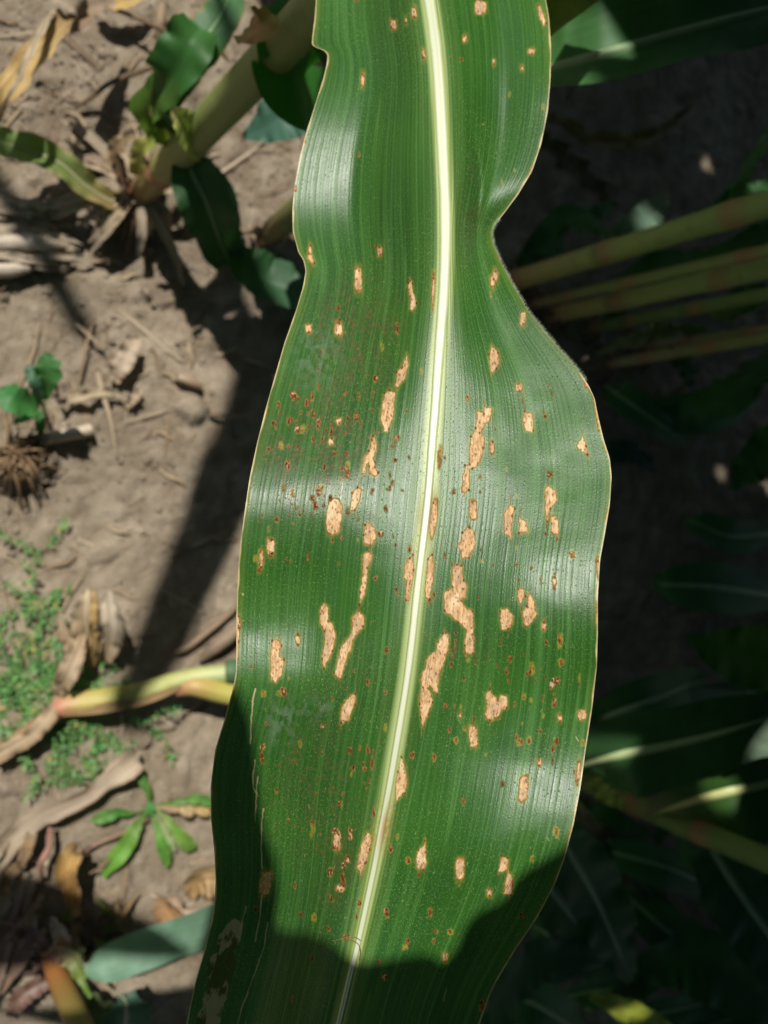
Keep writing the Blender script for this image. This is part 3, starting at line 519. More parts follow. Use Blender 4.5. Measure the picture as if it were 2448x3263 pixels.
        M1[s][..., 0] = np.maximum(M1[s][..., 0], sm(dist, .5, -1.6)); M1[s][..., 1] = np.maximum(M1[s][..., 1], sm(dist, 2.8, .6)*.85); M1[s][..., 3] = np.maximum(M1[s][..., 3], sm(dist+4*fbm(PX[s]/9, PY[s]/16, 2, 4), 11, 1)*.38)
        pits(s, sm(dist, 0, -3), x0, x1, y0, y1, .55)
        for (ex, ey), sg in ((P[P[:, 1].argmin()], -1), (P[P[:, 1].argmax()], 1)):
            Ls = rs.uniform(14, 46); s3 = box(ex-14, ex+14, min(ey, ey+sg*Ls)-3, max(ey, ey+sg*Ls)+3)
            if s3 is None: continue
            sl_ = -.10 if ey > 1000 else .05; tt_ = (PY[s3]-ey)*sg/Ls; dx_ = np.abs(PX[s3]-ex-(PY[s3]-ey)*sl_)
            M1[s3][..., 1] = np.maximum(M1[s3][..., 1], .6*sm(dx_, 2.8-1.6*np.clip(tt_, 0, 1), .4)*sm(tt_, 1, .5)*(tt_ > -.1))
        for _ in range(max(2, len(P)//2)):
            i = rs.integers(0, len(P)); ex, ey = P[i]+rs.normal(0, 1.5, 2)
            M1[s][..., 2] = np.maximum(M1[s][..., 2], .85*sm(np.hypot(PX[s]-ex, (PY[s]-ey)/1.4), 4.5, 2.2))
    for (cx, cy, sx, sy, n_) in ((985, 1380, 110, 150, 60), (1180, 1400, 120, 220, 40), (1000, 1620, 130, 60, 22), (1720, 2150, 120, 220, 34), (1080, 2600, 110, 200, 34), (1500, 1900, 260, 350, 30), (900, 2350, 80, 150, 12)):
        for _ in range(int(n_*.6)):
            x, y = rs.normal(cx, sx*.6), rs.normal(cy, sy*.6); r_ = rs.uniform(1.6, 3.4); s = box(x-9, x+9, y-12, y+12)
            if s is None: continue
            d_ = np.hypot((nx[s]-x)/r_, (ny[s]-y)/(r_*rs.uniform(1.1, 2.2))); M1[s][..., 2] = np.maximum(M1[s][..., 2], sm(d_, 1.1, .5)); M1[s][..., 1] = np.maximum(M1[s][..., 1], .4*sm(d_, 2.2, .8))
    # pale scratches running with the veins
    def line(pts, w, amp=1.0, ch=None):
        P = np.array(pts, float); s = box(P[:, 0].min()-12, P[:, 0].max()+12, P[:, 1].min()-5, P[:, 1].max()+5)
        X, Y = PX[s]+7*fbm(PX[s]/40, PY[s]/22, 3, 2), PY[s]; dm = np.full(X.shape, 1e9)
        for a, b in zip(P[:-1], P[1:]):
            e = b-a; t = np.clip(((X-a[0])*e[0]+(Y-a[1])*e[1])/(e@e), 0, 1); dm = np.minimum(dm, np.hypot(X-a[0]-t*e[0], Y-a[1]-t*e[1]))
        wv = w*.62*(.5+1.3*vnoise(X*0+3, Y/22, 7)); M2[s][..., 2] = np.maximum(M2[s][..., 2], amp*sm(dm, wv, wv*.25))
    line([(815, 2195), (806, 2235), (801, 2300), (798, 2370)], 3.6, .95); line([(813, 2422), (807, 2470), (808, 2505), (817, 2530), (814, 2580), (813, 2620)], 3.8, .95)
    line([(822, 2475), (819, 2505), (817, 2525)], 3, .9); line([(838, 2578), (832, 2640), (833, 2690), (837, 2770)], 4, .95); line([(836, 2850), (826, 2940), (814, 3000)], 3.6, .8)
    line([(855, 2940), (840, 3020), (810, 3110), (775, 3200), (758, 3263)], 3.2, .75); line([(783, 2890), (770, 2950), (764, 3000)], 5, .5)
    line([(1424, 3150), (1414, 3190)], 2.5, .4); line([(1838, 2348), (1845, 2362)], 2.6, .8); line([(1744, 2668), (1751, 2680)], 2.4, .8)
    for k in range(34):
        x, y = rs.uniform(800, 1850), rs.uniform(1900, 2900); line([(x, y), (x+rs.uniform(-6, 6), y+rs.uniform(5, 13))], 1.5, .5)
    # chewed, thinned window near the lower left margin
    for (x, y, rx, ry) in ((735, 2990, 38, 60), (700, 3080, 45, 60), (690, 3160, 42, 70), (670, 3240, 40, 60), (720, 3090, 30, 60)):
        s = box(x-rx-20, x+rx+20, y-ry-20, y+ry+20)
        X, Y = PX[s]+26*fbm(PX[s]/30, PY[s]/40, 3, 41), PY[s]+20*fbm(PX[s]/30+9, PY[s]/40, 3, 43)
        d = np.hypot((X-x-(y-Y)*.28)/rx, (Y-y)/ry); M2[s][..., 3] = np.maximum(M2[s][..., 3], sm(d, 1.0, .9)*.9)
    # midrib flanks, pale margin, hazy and mottled areas
    mx = curve(MR, np.clip(PY, -150, 3500), 40); dxm = PX-mx; wm = np.interp(PY, [0, 400, 1000, 1500, 2400, 3263], [19, 20, 17, 14, 12, 10])
    fw = np.interp(PY, [0, 600, 1400, 2200, 3263], [16, 16, 26, 26, 24]); M2[..., 0] = sm(np.abs(dxm), wm+fw, wm+2)*.85+.10*sm(np.abs(dxm), wm+70, wm+fw)
    sc = sm(np.abs(dxm+ (0)), wm+30, wm); ms = np.exp(-((PY-1640)/60)**2)*np.where(dxm > 0, 1, .3)*sc; M1[..., 1] = np.maximum(M1[..., 1], ms*.6)
    M1[..., 3] = np.maximum(M1[..., 3], sc*.5*sm(PY, 1500, 1620)*sm(PY, 1850, 1720))
    M1[..., 1] = np.maximum(M1[..., 1], .6*sc*np.exp(-((PY-2630)/70)**2))
    ext = np.abs(np.where(U < 0, curve(LE, np.clip(PY, -150, 3500), 5), curve(RE, np.clip(PY, -150, 3500), 7))-PX)
    fold = (U > 0) & (PY > 700) & (PY < 1190)
    nv = .45+1.1*vnoise(PY/45, U*0+np.sign(U)*3, 51); M2[..., 1] = sm(ext, 5.5*nv, 1.6*nv)*(.55+.45*vnoise(PY/20, np.sign(U)*2, 52))*np.where(fold, .12, 1.0)*np.where((U > 0) & (PY > 2650), .7, 1)
    M1[..., 1] = np.maximum(M1[..., 1], .8*sm(ext, 11, 3)*sm(vnoise(PY/55+np.sign(U)*7, U*0, 53), .80, .92))
    M1[..., 3] = np.maximum(M1[..., 3], .16*sm(ext, 30, 4)*sm(vnoise(PX*0+2, PY/160, 3), .25, .7))
    M3[..., 0] = .55*gs(PX, PY, 1010, 1140, 70, 90)+.45*gs(PX, PY, 900, 2280, 60, 60)+.45*gs(PX, PY, 1020, 2255, 45, 35)+.3*gs(PX, PY, 890, 2330, 40, 50)+.22*gs(PX, PY, 930, 1500, 60, 60)
    M3[..., 0] *= sm(vnoise(PX/12, PY/16, 4)+.4*vnoise(PX/5, PY/5, 8), .4, 1.0)
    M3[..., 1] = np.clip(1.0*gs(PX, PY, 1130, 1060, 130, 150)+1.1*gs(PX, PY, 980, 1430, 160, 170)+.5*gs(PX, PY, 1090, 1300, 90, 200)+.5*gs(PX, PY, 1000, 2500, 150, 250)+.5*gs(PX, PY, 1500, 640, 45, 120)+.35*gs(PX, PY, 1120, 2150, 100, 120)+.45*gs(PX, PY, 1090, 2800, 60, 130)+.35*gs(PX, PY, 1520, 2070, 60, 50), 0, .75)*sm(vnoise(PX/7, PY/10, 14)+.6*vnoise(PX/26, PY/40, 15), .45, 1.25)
    uv = np.stack([U*.57+1, PY/1000.+2], -1)
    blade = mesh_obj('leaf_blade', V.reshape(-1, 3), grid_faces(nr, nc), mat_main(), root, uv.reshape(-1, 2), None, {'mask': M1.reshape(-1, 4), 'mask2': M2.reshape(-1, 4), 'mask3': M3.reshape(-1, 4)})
    # midrib: low rounded strip
    ys = np.concatenate([np.linspace(-1150, -60, 40), np.linspace(-50, 3320, 500), np.linspace(3330, 5200, 50)]); uu = np.linspace(-1, 1, 13)
    W = np.interp(ys, [-1150, 0, 400, 1000, 1500, 2400, 3263, 5200], [34, 19, 19, 17, 13.5, 12, 10, 3]); UU, YY = np.meshgrid(uu, ys)
    xm = main_xy(ys, np.zeros_like(ys)); wl = 1+.12*fbm(ys/60, ys*0, 3, 2); XX = xm[:, None]+UU*(W*wl)[:, None]
    el = np.maximum(np.abs(XX-xm[:, None]), 0)
    ud = np.where(UU < 0, -1, 1)*el/np.maximum(560*out_taper(ys)[:, None], 60)
    DD = main_depth(YY, ud)-.0009*(1-UU**2)-.00012+.00035*np.exp(-(UU/.35)**2)
    V2 = CP+ray(XX, YY)*DD[..., None]
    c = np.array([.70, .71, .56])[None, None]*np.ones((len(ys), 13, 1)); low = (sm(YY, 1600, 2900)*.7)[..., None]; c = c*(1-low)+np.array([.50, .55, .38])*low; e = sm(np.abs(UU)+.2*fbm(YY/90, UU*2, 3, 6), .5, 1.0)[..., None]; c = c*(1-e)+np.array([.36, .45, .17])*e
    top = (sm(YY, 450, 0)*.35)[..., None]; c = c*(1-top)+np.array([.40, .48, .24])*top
    br = (np.exp(-((YY-2640)/75)**2)*sm(UU+.3*fbm(YY/30, UU, 2), -.6, .5)*.85)[..., None]; c = c*(1-br)+np.array([.38, .22, .08])*br
    br = (np.exp(-((YY-1620)/90)**2)*sm(UU, .45, .85)*.8)[..., None]; c = c*(1-br)+np.array([.28, .17, .09])*br
    uv = np.stack([UU*.02+1, YY/1000.], -1)
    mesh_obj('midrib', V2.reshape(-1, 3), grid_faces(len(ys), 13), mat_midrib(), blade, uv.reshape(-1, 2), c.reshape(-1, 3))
    # fine hairs
    t = NT('leaf_hair'); t.surface((.42, .5, .34), .5, .4, None, (.5, .6, .4), .4)
    hv, hf = [], []; n = 0
    def hair(p, d, L, w):
        nonlocal n
        s = np.cross(d, AF); s /= np.linalg.norm(s)+1e-9; q = np.cross(s, d)
        b = p+d*L*.5+q*L*.06; hv.extend([p-s*w, p+s*w, b+s*w*.6, b-s*w*.6, p+d*L, p+d*L+s*w*.1]); hf.extend([[n, n+1, n+2, n+3], [n+3, n+2, n+5, n+4]]); n += 6
    for k in range(1500):
        y = rs.uniform(700, 1215); p = main_point(np.array([y]), np.array([1.0]))[0]
        d = AR*rs.uniform(.3, 1)+AU*rs.uniform(-.2, .9)-AF*rs.uniform(-.2, .5); hair(p, d/np.linalg.norm(d), rs.uniform(.0004, .0013), .000018)
    for k in range(9500):
        r = k % 5
        if r < 2: y, u = rs.uniform(2000, 3100), rs.uniform(-.95, .9)
        elif r < 3: y, u = rs.uniform(350, 1150), rs.uniform(.25, .9)
        else: y, u = rs.uniform(0, 2100), rs.uniform(-.95, .95)
        if abs(u) < .06: continue
        p = main_point(np.array([y]), np.array([u]))[0]-AF*.0001
        a = rs.uniform(-2.6, -.2) if rs.random() < .7 else rs.uniform(0, 6.28); d = AR*math.cos(a)+AU*math.sin(a)-AF*rs.uniform(.1, .5); hair(p, d/np.linalg.norm(d), rs.uniform(.0003, .0009), .000014)
    o = mesh_obj('hairs', np.array(hv), np.array(hf), t.m, blade); tag(o, kind='stuff')
    # two long stray fibres lying across the midrib
    for pts in ([(1060, 3000), (1100, 2988), (1130, 2986), (1150, 2998)], [(1100, 2988), (1138, 3005), (1150, 3030), (1147, 3062)]):
        PP = []
        for x, y in pts:
            m = curve(MR, np.array([y]), 40)[0]; u = (x-m)/(560); PP.append((*(CP+ray(x, y)*(main_depth(np.array(y*1.), np.array(u))-.0013)), .00011))
        tube('fibre', PP, DRY, blade, [(.45, .33, .2)]*2, nr=24, ns=6, cap=False)
    top = CP+ray(main_xy(np.array(-1150.), np.array(0.)), -1150.)*main_depth(np.array(-1150.), np.array(0.))
    b0 = np.array(base); q1 = b0+(top-b0)*.5+np.array([0, .03, 0]); q3 = top+(top-b0)*np.array([.2, .2, .7])
    tube('stalk', [(*b0, .013), (*q1, .012), (*top, .011), (*q3, .009)], STALK, root, [(.16, .17, .06), (.12, .18, .05), (.10, .17, .05)], nodes=(.2, .45, .68), nr=90)
def gs(X, Y, x, y, sx, sy): return np.exp(-((X-x)/sx)**2-((Y-y)/sy)**2)
build_main()

# ------------------------------------------------------------------ other maize plants
OL = (.17, .165, .055); OLG = (.12, .17, .05); PINK = (.36, .12, .09); TANc = (.42, .33, .19); YG = (.30, .36, .07); STRAW = (.50, .42, .28); GREYD = (.40, .34, .26); ORG = (.46, .26, .08)
def vstalk(parent, base, top_z, r0, r1, lean=(0, 0), cols=(PINK, OL, OLG, OLG), nodes=None, at_px=None, nr=150, name='stalk', **kw):
    """upright stalk; at_px: picture columns where the joints show"""
    b = np.array(base); b[2] -= .01; n = 5
    P = lambda t: b+np.array([lean[0]*t, lean[1]*t, (top_z-b[2])*t])
    pts = [(*P(t), r0+(r1-r0)*t) for t in np.linspace(0, 1, n)]
    if at_px is not None:
        tt = np.linspace(0, min(1, (H-.08-b[2])/(top_z-b[2])), 400); xs = np.array([proj(P(t))[0] for t in tt])
        nodes = [float(tt[np.argmin(np.abs(xs-q))]) for q in at_px]
    if nodes is None: nodes = [z/top_z for z in (.03, .08, .16, .28, .42, .58, .75, .93, 1.1) if z < top_z]
    tt = np.linspace(0, 1, nr); z = tt*(top_z-b[2]); c = colramp(cols, np.clip(z/.30, 0, 1))
    for q in nodes:
        dz = (tt-q)*(top_z-b[2]); e = (np.exp(-((dz-.006)/.009)**2)*.6*(dz > -.002))[:, None]; c = c*(1-e)+np.array(PINK)*e
        e = np.exp(-((dz+.003)/.0016)**2)[:, None]*.6; c = c*(1-e)+np.array((.06, .05, .03))*e
    return tube(name, pts, STALK, parent, c, nodes=nodes, nr=nr, **kw)
def brace_roots(parent, base, n, R0, L, seed, cols=((.26, .19, .12), (.16, .12, .08))):
    rs = np.random.default_rng(seed)
    for k in range(n):
        a = k*6.283/n+rs.uniform(-.2, .2); d = np.array([math.cos(a), math.sin(a)]); l = L*rs.uniform(.6, 1.1); z0 = rs.uniform(.018, .035)
        p = [(base[0]+d[0]*R0*.6, base[1]+d[1]*R0*.6, base[2]+z0, .0022), (base[0]+d[0]*(R0+l*.35), base[1]+d[1]*(R0+l*.35), base[2]+z0*.7, .0019), (base[0]+d[0]*(R0+l), base[1]+d[1]*(R0+l), base[2]-.006, .0012)]
        tube('root', p, WOODY, parent, cols, nr=16, ns=8)

def build_left_plant():
    base = at(415, 650, .0); root = empty('maize_plant', base, 'maize plant with a thick olive stalk rooted at upper left beside the spotted leaf', 'maize plant')
    vstalk(root, base, .62, .0105, .0095, (.062, .004), cols=((.20, .09, .05), (.30, .22, .08), (.30, .28, .09), (.24, .25, .08), (.2, .23, .07)))
    brace_roots(root, base, 16, .012, .035, 3)
    # sheath wrapped round the stalk, its blade reaching up and left
    tube('leaf_sheath', [(base[0]+.009, base[1], .085, .0110), (base[0]+.0105, base[1], .10, .0118), (base[0]+.026, base[1]+.001, .25, .0118), (base[0]+.060, base[1]+.004, .60, .0112)], STALK, root, [(.30, .15, .08), (.30, .24, .09), (.27, .26, .09), (.22, .25, .08), (.19, .24, .07), (.18, .23, .07), (.17, .22, .07)], nr=40, ns=20, cap=False)
    leaf(root, PZ([(610, 440, .12, .004), (525, 375, .14, .008), (545, 300, .16, .011), (600, 200, .18, .0125), (665, 110, .19, .0135), (720, 20, .19, .012), (735, -50, .18, .008)]), cols=((.12, .16, .03), (.05, .13, .03), (.06, .15, .06), (.09, .19, .09)), rib=((.16, .26, .12), (.12, .24, .10)), fold=.18, ruffle=.003, waves=3, edgecol=(.22, .16, .05), edgew=.08, seed=1, ragged=.35)
    leaf(root, PZ([(560, 470, .11, .004), (500, 420, .12, .008), (480, 350, .14, .010), (540, 260, .17, .014), (600, 150, .19, .016), (640, 90, .19, .010)]), cols=((.22, .26, .04), (.12, .20, .03), G1, G2), rib=None, fold=.4, ruffle=.004, seed=2)
    leaf(root, PZ([(640, 505, .13, .003), (625, 460, .15, .008), (580, 390, .17, .010), (545, 350, .18, .003)]), cols=((.50, .46, .22), (.36, .38, .12), (.30, .36, .10), (.48, .42, .2)), rib=None, fold=.5, mat=GREEN, ruffle=.001, twist=[.8, .5, .3], seed=3)
    leaf(root, PZ([(600, 500, .12, .008), (620, 560, .12, .018), (660, 640, .11, .021), (690, 730, .085, .018), (715, 800, .06, .016), (735, 840, .05, .008)]), cols=((.030, .085, .03), (.028, .080, .028), (.03, .09, .03)), rib=((.10, .17, .07), (.08, .15, .06)), fold=.25, ruffle=.003, waves=2.5, twist=[-.2, -.4, -.3], seed=4, ragged=.15)
    leaf(root, PZ([(735, 800, .06, .006), (790, 850, .06, .017), (860, 900, .06, .020), (960, 930, .07, .018), (1050, 930, .08, .008)]), cols=(G1, (.035, .10, .04), (.06, .14, .08)), rib=None, fold=.3, ruffle=.002, twist=[0, .2, .3], seed=5)
    leaf(root, PZ([(865, 40, .30, .004), (835, 75, .30, .009), (800, 100, .29, .010), (770, 110, .28, .003)]), cols=((.30, .24, .05), (.40, .20, .07), (.22, .22, .06)), rib=None, fold=.3, ruffle=.001, seed=9)
    # shrivelled lower leaves round the base
    for i, pp in enumerate((
        [(395, 650, .03, .006), (350, 640, .035, .007), (270, 590, .045, .009), (190, 520, .055, .010), (90, 480, .06, .011), (-20, 450, .06, .010)],
        [(400, 600, .05, .004), (380, 540, .06, .005), (370, 480, .07, .006), (420, 430, .08, .004)],
        [(440, 560, .06, .006), (455, 480, .08, .007), (510, 430, .10, .005), (530, 380, .12, .002)])):
        c = [((.22, .13, .07), (.30, .22, .10), (.22, .26, .09), (.16, .24, .08), (.20, .28, .10)), ((.20, .12, .08), (.32, .24, .14)), ((.22, .17, .06), (.30, .32, .08), (.18, .25, .05))][i]
        leaf(root, PZ(pp), cols=c, rib=None if i else ((.34, .32, .16), (.34, .38, .22)), fold=.5, mat=GREEN if i != 1 else DRY, ruffle=.002, edgecol=(.36, .27, .12), edgew=.08, seed=6+i)
    for i in range(26):
        a = rng.uniform(0, 6.28); l = rng.uniform(.02, .075); q = base+np.array([math.cos(a), math.sin(a), 0])*.01
        e = q+np.array([math.cos(a)*l, math.sin(a)*l*.9, rng.uniform(-.005, .01)])
        ribbon('withered_leaf', [(*q[:2], .035, .003), (*(q+(e-q)*.6)[:2], .03, .004), (*e[:2], .008, .001)], DRY, root, (random.choice([STRAW, GREYD, (.3, .18, .13)]), GREYD), nr=18, nc=5, fold=.4, ruffle=.001, seed=20+i)
build_left_plant()

def build_behind_plant():      # the small shaded stem and leaves just left of the spotted leaf
    b = at(850, 830, 0); root = empty('maize_plant', b, 'small maize plant with short olive stem half hidden behind the spotted leaf at upper left', 'maize plant')
    tube('stalk', [(*at(835, 765, .015), .007), (*at(890, 720, .05), .010), (*at(960, 670, .10), .012), (*at(1100, 560, .18), .012)], STALK, root, [(.22, .12, .07), (.18, .17, .06), (.14, .17, .05)], nodes=(.25, .6), nr=50)
    leaf(root, PZ([(1060, 420, .20, .012), (1000, 360, .22, .026), (965, 250, .26, .030), (960, 140, .28, .026), (985, 60, .30, .014)]), cols=((.03, .13, .02), (.035, .16, .02), (.03, .13, .02)), rib=None, ruffle=.003, seed=31)
    leaf(root, PZ([(1080, 300, .14, .020), (960, 340, .13, .022), (870, 390, .12, .016), (775, 437, .10, .002)]), cols=(BLUEG, (.05, .13, .09), (.06, .14, .10)), rib=None, fold=.25, ruffle=.002, seed=32)
    leaf(root, PZ([(800, 820, .02, .003), (850, 850, .03, .012), (900, 880, .04, .015), (960, 905, .05, .010)]), cols=(G1, G3, BLUEG), rib=((.14, .22, .1), (.14, .22, .1)), fold=.3, seed=33)
    for i in range(6):
        x, y = rng.uniform(770, 850), rng.uniform(690, 790)
        ribbon('withered_leaf', PZ([(850, 760, .02, .002), ((x+850)/2, (y+760)/2-8, .03, .003), (x, y, .008, .001)]), DRY, root, (STRAW, (.42, .26, .14)), nr=16, nc=5, fold=.4, seed=40+i)
build_behind_plant()

def build_corner_plant():      # bottom left
    b = at(140, 3040, .0); root = empty('maize_plant', b, 'maize plant with orange and green stem and purple sheaths in the bottom left corner', 'maize plant')
    tube('stalk', [(*at(160, 3050, .03), .0070), (*at(188, 3120, .05), .0080), (*at(228, 3210, .08), .0085), (*at(310, 3400, .14), .0085)], STALK, root, [(.16, .07, .03), (.26, .11, .03), (.20, .14, .04), (.12, .16, .035)], nodes=(.04, .9), nr=60)
    for i, (pp, c) in enumerate((
        ([(150, 3045, .05, .004), (195, 3030, .07, .007), (235, 3060, .085, .006), (262, 3120, .09, .0035), (290, 3180, .10, .001)], ((.20, .09, .09), (.24, .20, .12), (.15, .20, .05), (.11, .20, .03))),
        ([(160, 3040, .05, .004), (120, 2990, .06, .005), (70, 2960, .06, .005), (20, 2940, .08, .002)], ((.20, .13, .10), (.12, .06, .06), (.10, .05, .06))),
        ([(190, 3040, .05, .003), (200, 2990, .08, .006), (180, 2950, .09, .004), (165, 2920, .09, .001)], ((.28, .12, .14), (.36, .28, .22), (.3, .22, .16))),
        ([(160, 3120, .04, .006), (100, 3150, .04, .007), (60, 3185, .04, .007), (40, 3240, .04, .004)], ((.11, .07, .05), (.14, .08, .06), (.12, .07, .05))),
        ([(240, 3090, .06, .002), (250, 3040, .06, .004), (270, 3020, .06, .001)], ((.30, .34, .12), (.38, .38, .22))))):
        leaf(root, PZ(pp), cols=c, rib=None, fold=.5, ruffle=.002, seed=50+i, mat=STALK if i else GREEN, nr=40)
    leaf(root, PZ([(430, 3340, .06, .004), (400, 3290, .07, .014), (405, 3230, .08, .017), (400, 3190, .08, .010), (385, 3170, .08, .002)]), cols=(G3, BLUEG, BLUEG), rib=((.34, .30, .2), (.3, .33, .2)), fold=.2, seed=57)
    leaf(root, PZ([(330, 3420, .08, .008), (330, 3330, .07, .013), (330, 3250, .05, .012), (290, 3170, .04, .004)]), cols=(G1, (.03, .07, .02), (.07, .08, .03)), rib=None, seed=58)
    rs_ = np.random.default_rng(77)
    for i in range(20):
        x0, y0 = rs_.uniform(180, 400), rs_.uniform(2960, 3080); a_ = rs_.uniform(-2.1, -1.0); L_ = rs_.uniform(70, 200)
        leaf(root, PZ([(x0, y0, .005, .002), (x0+L_*.5*math.cos(a_), y0+L_*.5*math.sin(a_), .03, .0035), (x0+L_*math.cos(a_)+rs_.uniform(-30, 30), y0+L_*math.sin(a_), .02, .0007)]), cols=[((.10, .07, .04), (.08, .12, .03), (.18, .16, .05)), ((.16, .11, .06), (.24, .17, .09), (.3, .22, .12)), ((.08, .04, .05), (.12, .07, .06), (.16, .1, .07))][i % 3], rib=None, mat=DRY if i % 3 else GREEN, fold=.5, ruffle=.0005, seed=600+i, nr=24, nc=5)
    brace_roots(root, b, 10, .012, .03, 8, ((.10, .06, .06), (.07, .05, .04)))
build_corner_plant()

def build_grey_leaf_plant():   # the blue-green leaf at the lower left
    b = at(1000, 3050, 0); root = empty('maize_plant', b, 'maize plant whose smooth grey-green leaf pokes out at lower left under the spotted leaf', 'maize plant')
    leaf(root, PZ([(1010, 2770, .10, .012), (860, 2855, .11, .016), (700, 2940, .10, .0150), (560, 2990, .10, .0135), (450, 3030, .10, .0135), (350, 3065, .10, .0125), (295, 3082, .10, .008), (270, 3085, .10, .002)]), cols=(G3, (.10, .18, .12), (.15, .26, .185), (.19, .32, .23), (.17, .29, .2)), rib=None, fold=.15, ruffle=.0035, waves=2, up=(-.2, .35, 1), seed=61)
    vstalk(root, b, .3, .009, .008, (0, 0), cols=(PINK, OLG))
build_grey_leaf_plant()

# right-hand row, in deep shade: stalks rise away from the camera
row = []
def right_plant(px, py, r0, top, label, lean=(0, 0), nodes=None, cols=((.50, .20, .13), (.44, .38, .12), (.33, .40, .12), (.27, .38, .11), (.23, .35, .11)), at_px=None):
    b = at(px, py, 0); root = empty('maize_plant', b, label, 'maize plant', 'maize plants in the shaded row')
    vstalk(root, b, top, r0, r0*.7, lean, cols=cols, nodes=nodes, at_px=at_px); row.append((root, b, top, lean)); brace_roots(root, b, 9, r0, .02, int(px))
    return root
pA = right_plant(1600, 905, .0100, 1.55, 'shaded maize plant with the uppermost, thickest olive stalk and an upright grey-green leaf tip', (.02, -.09), at_px=(1645, 1930, 2330))
leaf(pA, PZ([(1980, 770, .14, .012), (2040, 710, .155, .014), (2095, 660, .165, .011), (2132, 612, .17, .002)]), cols=((.05, .12, .05), (.15, .24, .17), (.17, .26, .19), (.3, .32, .24)), rib=None, fold=.1, ruffle=.001, seed=71)
leaf(pA, PZ([(1960, 800, .14, .008), (1900, 740, .10, .018), (1800, 730, .05, .022), (1700, 800, .02, .012), (1640, 860, .01, .002)]), cols=(G1, G1, (.03, .08, .02)), rib=None, seed=72)
pB = right_plant(1740, 1008, .0085, 1.5, 'shaded maize plant with a reddish joint, second of the olive stalks from the top', (.01, -.10), at_px=(1765, 1965, 2290))
leaf(pB, PZ([(1960, 930, .08, .010), (2100, 860, .12, .018), (2260, 850, .16, .016), (2400, 760, .2, .012), (2500, 700, .22, .004)]), cols=(G1, (.03, .09, .02)), rib=None, seed=73)
pC = right_plant(1850, 1050, .0062, 1.45, 'shaded maize plant with a thin green stalk just below the reddish joint', (.02, -.09), cols=(OLG, (.16, .25, .07), (.15, .24, .07)))
pD = right_plant(2030, 1115, .0070, 1.5, 'shaded maize plant with the lowest olive stalk, a dry pale leaf curling at its foot', (.0, -.10), cols=(TANc, (.24, .25, .09), (.15, .23, .07)))
leaf(pD, PZ([(1920, 1230, .01, .004), (1950, 1270, .02, .010), (2050, 1290, .03, .010), (2150, 1260, .03, .006), (2200, 1200, .03, .002)]), cols=((.2, .2, .1), (.34, .28, .18), (.3, .26, .16)), rib=None, mat=DRY, fold=.5, seed=74)
leaf(pD, PZ([(2130, 1110, .06, .006), (2190, 1180, .06, .010), (2200, 1240, .05, .002)]), cols=(G1, G3), rib=None, seed=75)
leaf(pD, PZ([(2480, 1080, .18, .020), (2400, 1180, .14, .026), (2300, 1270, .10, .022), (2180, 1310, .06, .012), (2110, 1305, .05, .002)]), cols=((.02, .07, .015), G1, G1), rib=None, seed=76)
leaf(pC, PZ([(2448, 930, .16, .010), (2360, 960, .14, .014), (2300, 990, .12, .010), (2200, 980, .08, .003)]), cols=(G1, OLG), rib=None, seed=77)
leaf(pA, PZ([(2500, 330, .25, .012), (2440, 410, .22, .016), (2390, 500, .19, .017), (2340, 590, .16, .013), (2300, 640, .14, .004)]), cols=(G1, (.06, .17, .06), (.06, .18, .07), G1), rib=None, fold=.3, ruffle=.003, seed=78)
ASY = (2.4, .6)
pI = right_plant(1900, 1165, .0055, 1.4, 'shaded maize plant with a slim dim stalk below the lowest thick olive stalk', (.0, -.06), cols=(TANc, (.24, .26, .09), (.18, .26, .08)))
pJ = right_plant(1660, 975, .0052, 1.4, 'shaded maize plant with a slim green stalk between the two uppermost olive stalks', (.01, -.11), cols=((.3, .2, .1), (.22, .30, .09), (.2, .28, .09)))
for q, pp in enumerate(([(1760, 960, .02, .003), (1850, 960, .04, .008), (1980, 1000, .05, .009), (2100, 1030, .06, .002)], [(1900, 1130, .03, .003), (2020, 1080, .06, .007), (2160, 1050, .08, .008), (2300, 1060, .09, .002)], [(1700, 1050, .02, .003), (1740, 1130, .03, .009), (1830, 1170, .03, .008), (1930, 1150, .03, .001)], [(1960, 640, .05, .003), (1880, 690, .05, .009), (1800, 700, .04, .008), (1730, 760, .03, .001)], [(2250, 690, .14, .004), (2330, 640, .16, .010), (2440, 610, .18, .011), (2560, 560, .18, .004)])):
    leaf((pJ, pI, pJ, pA, pA)[q], PZ(pp), cols=[(G2, (.06, .15, .05)), ((.2, .2, .1), (.10, .17, .05)), ((.22, .18, .1), (.3, .25, .16)), (G2, (.05, .13, .06)), (G2, (.07, .2, .07))][q], rib=None, mat=DRY if q == 2 else None, seed=120+q)
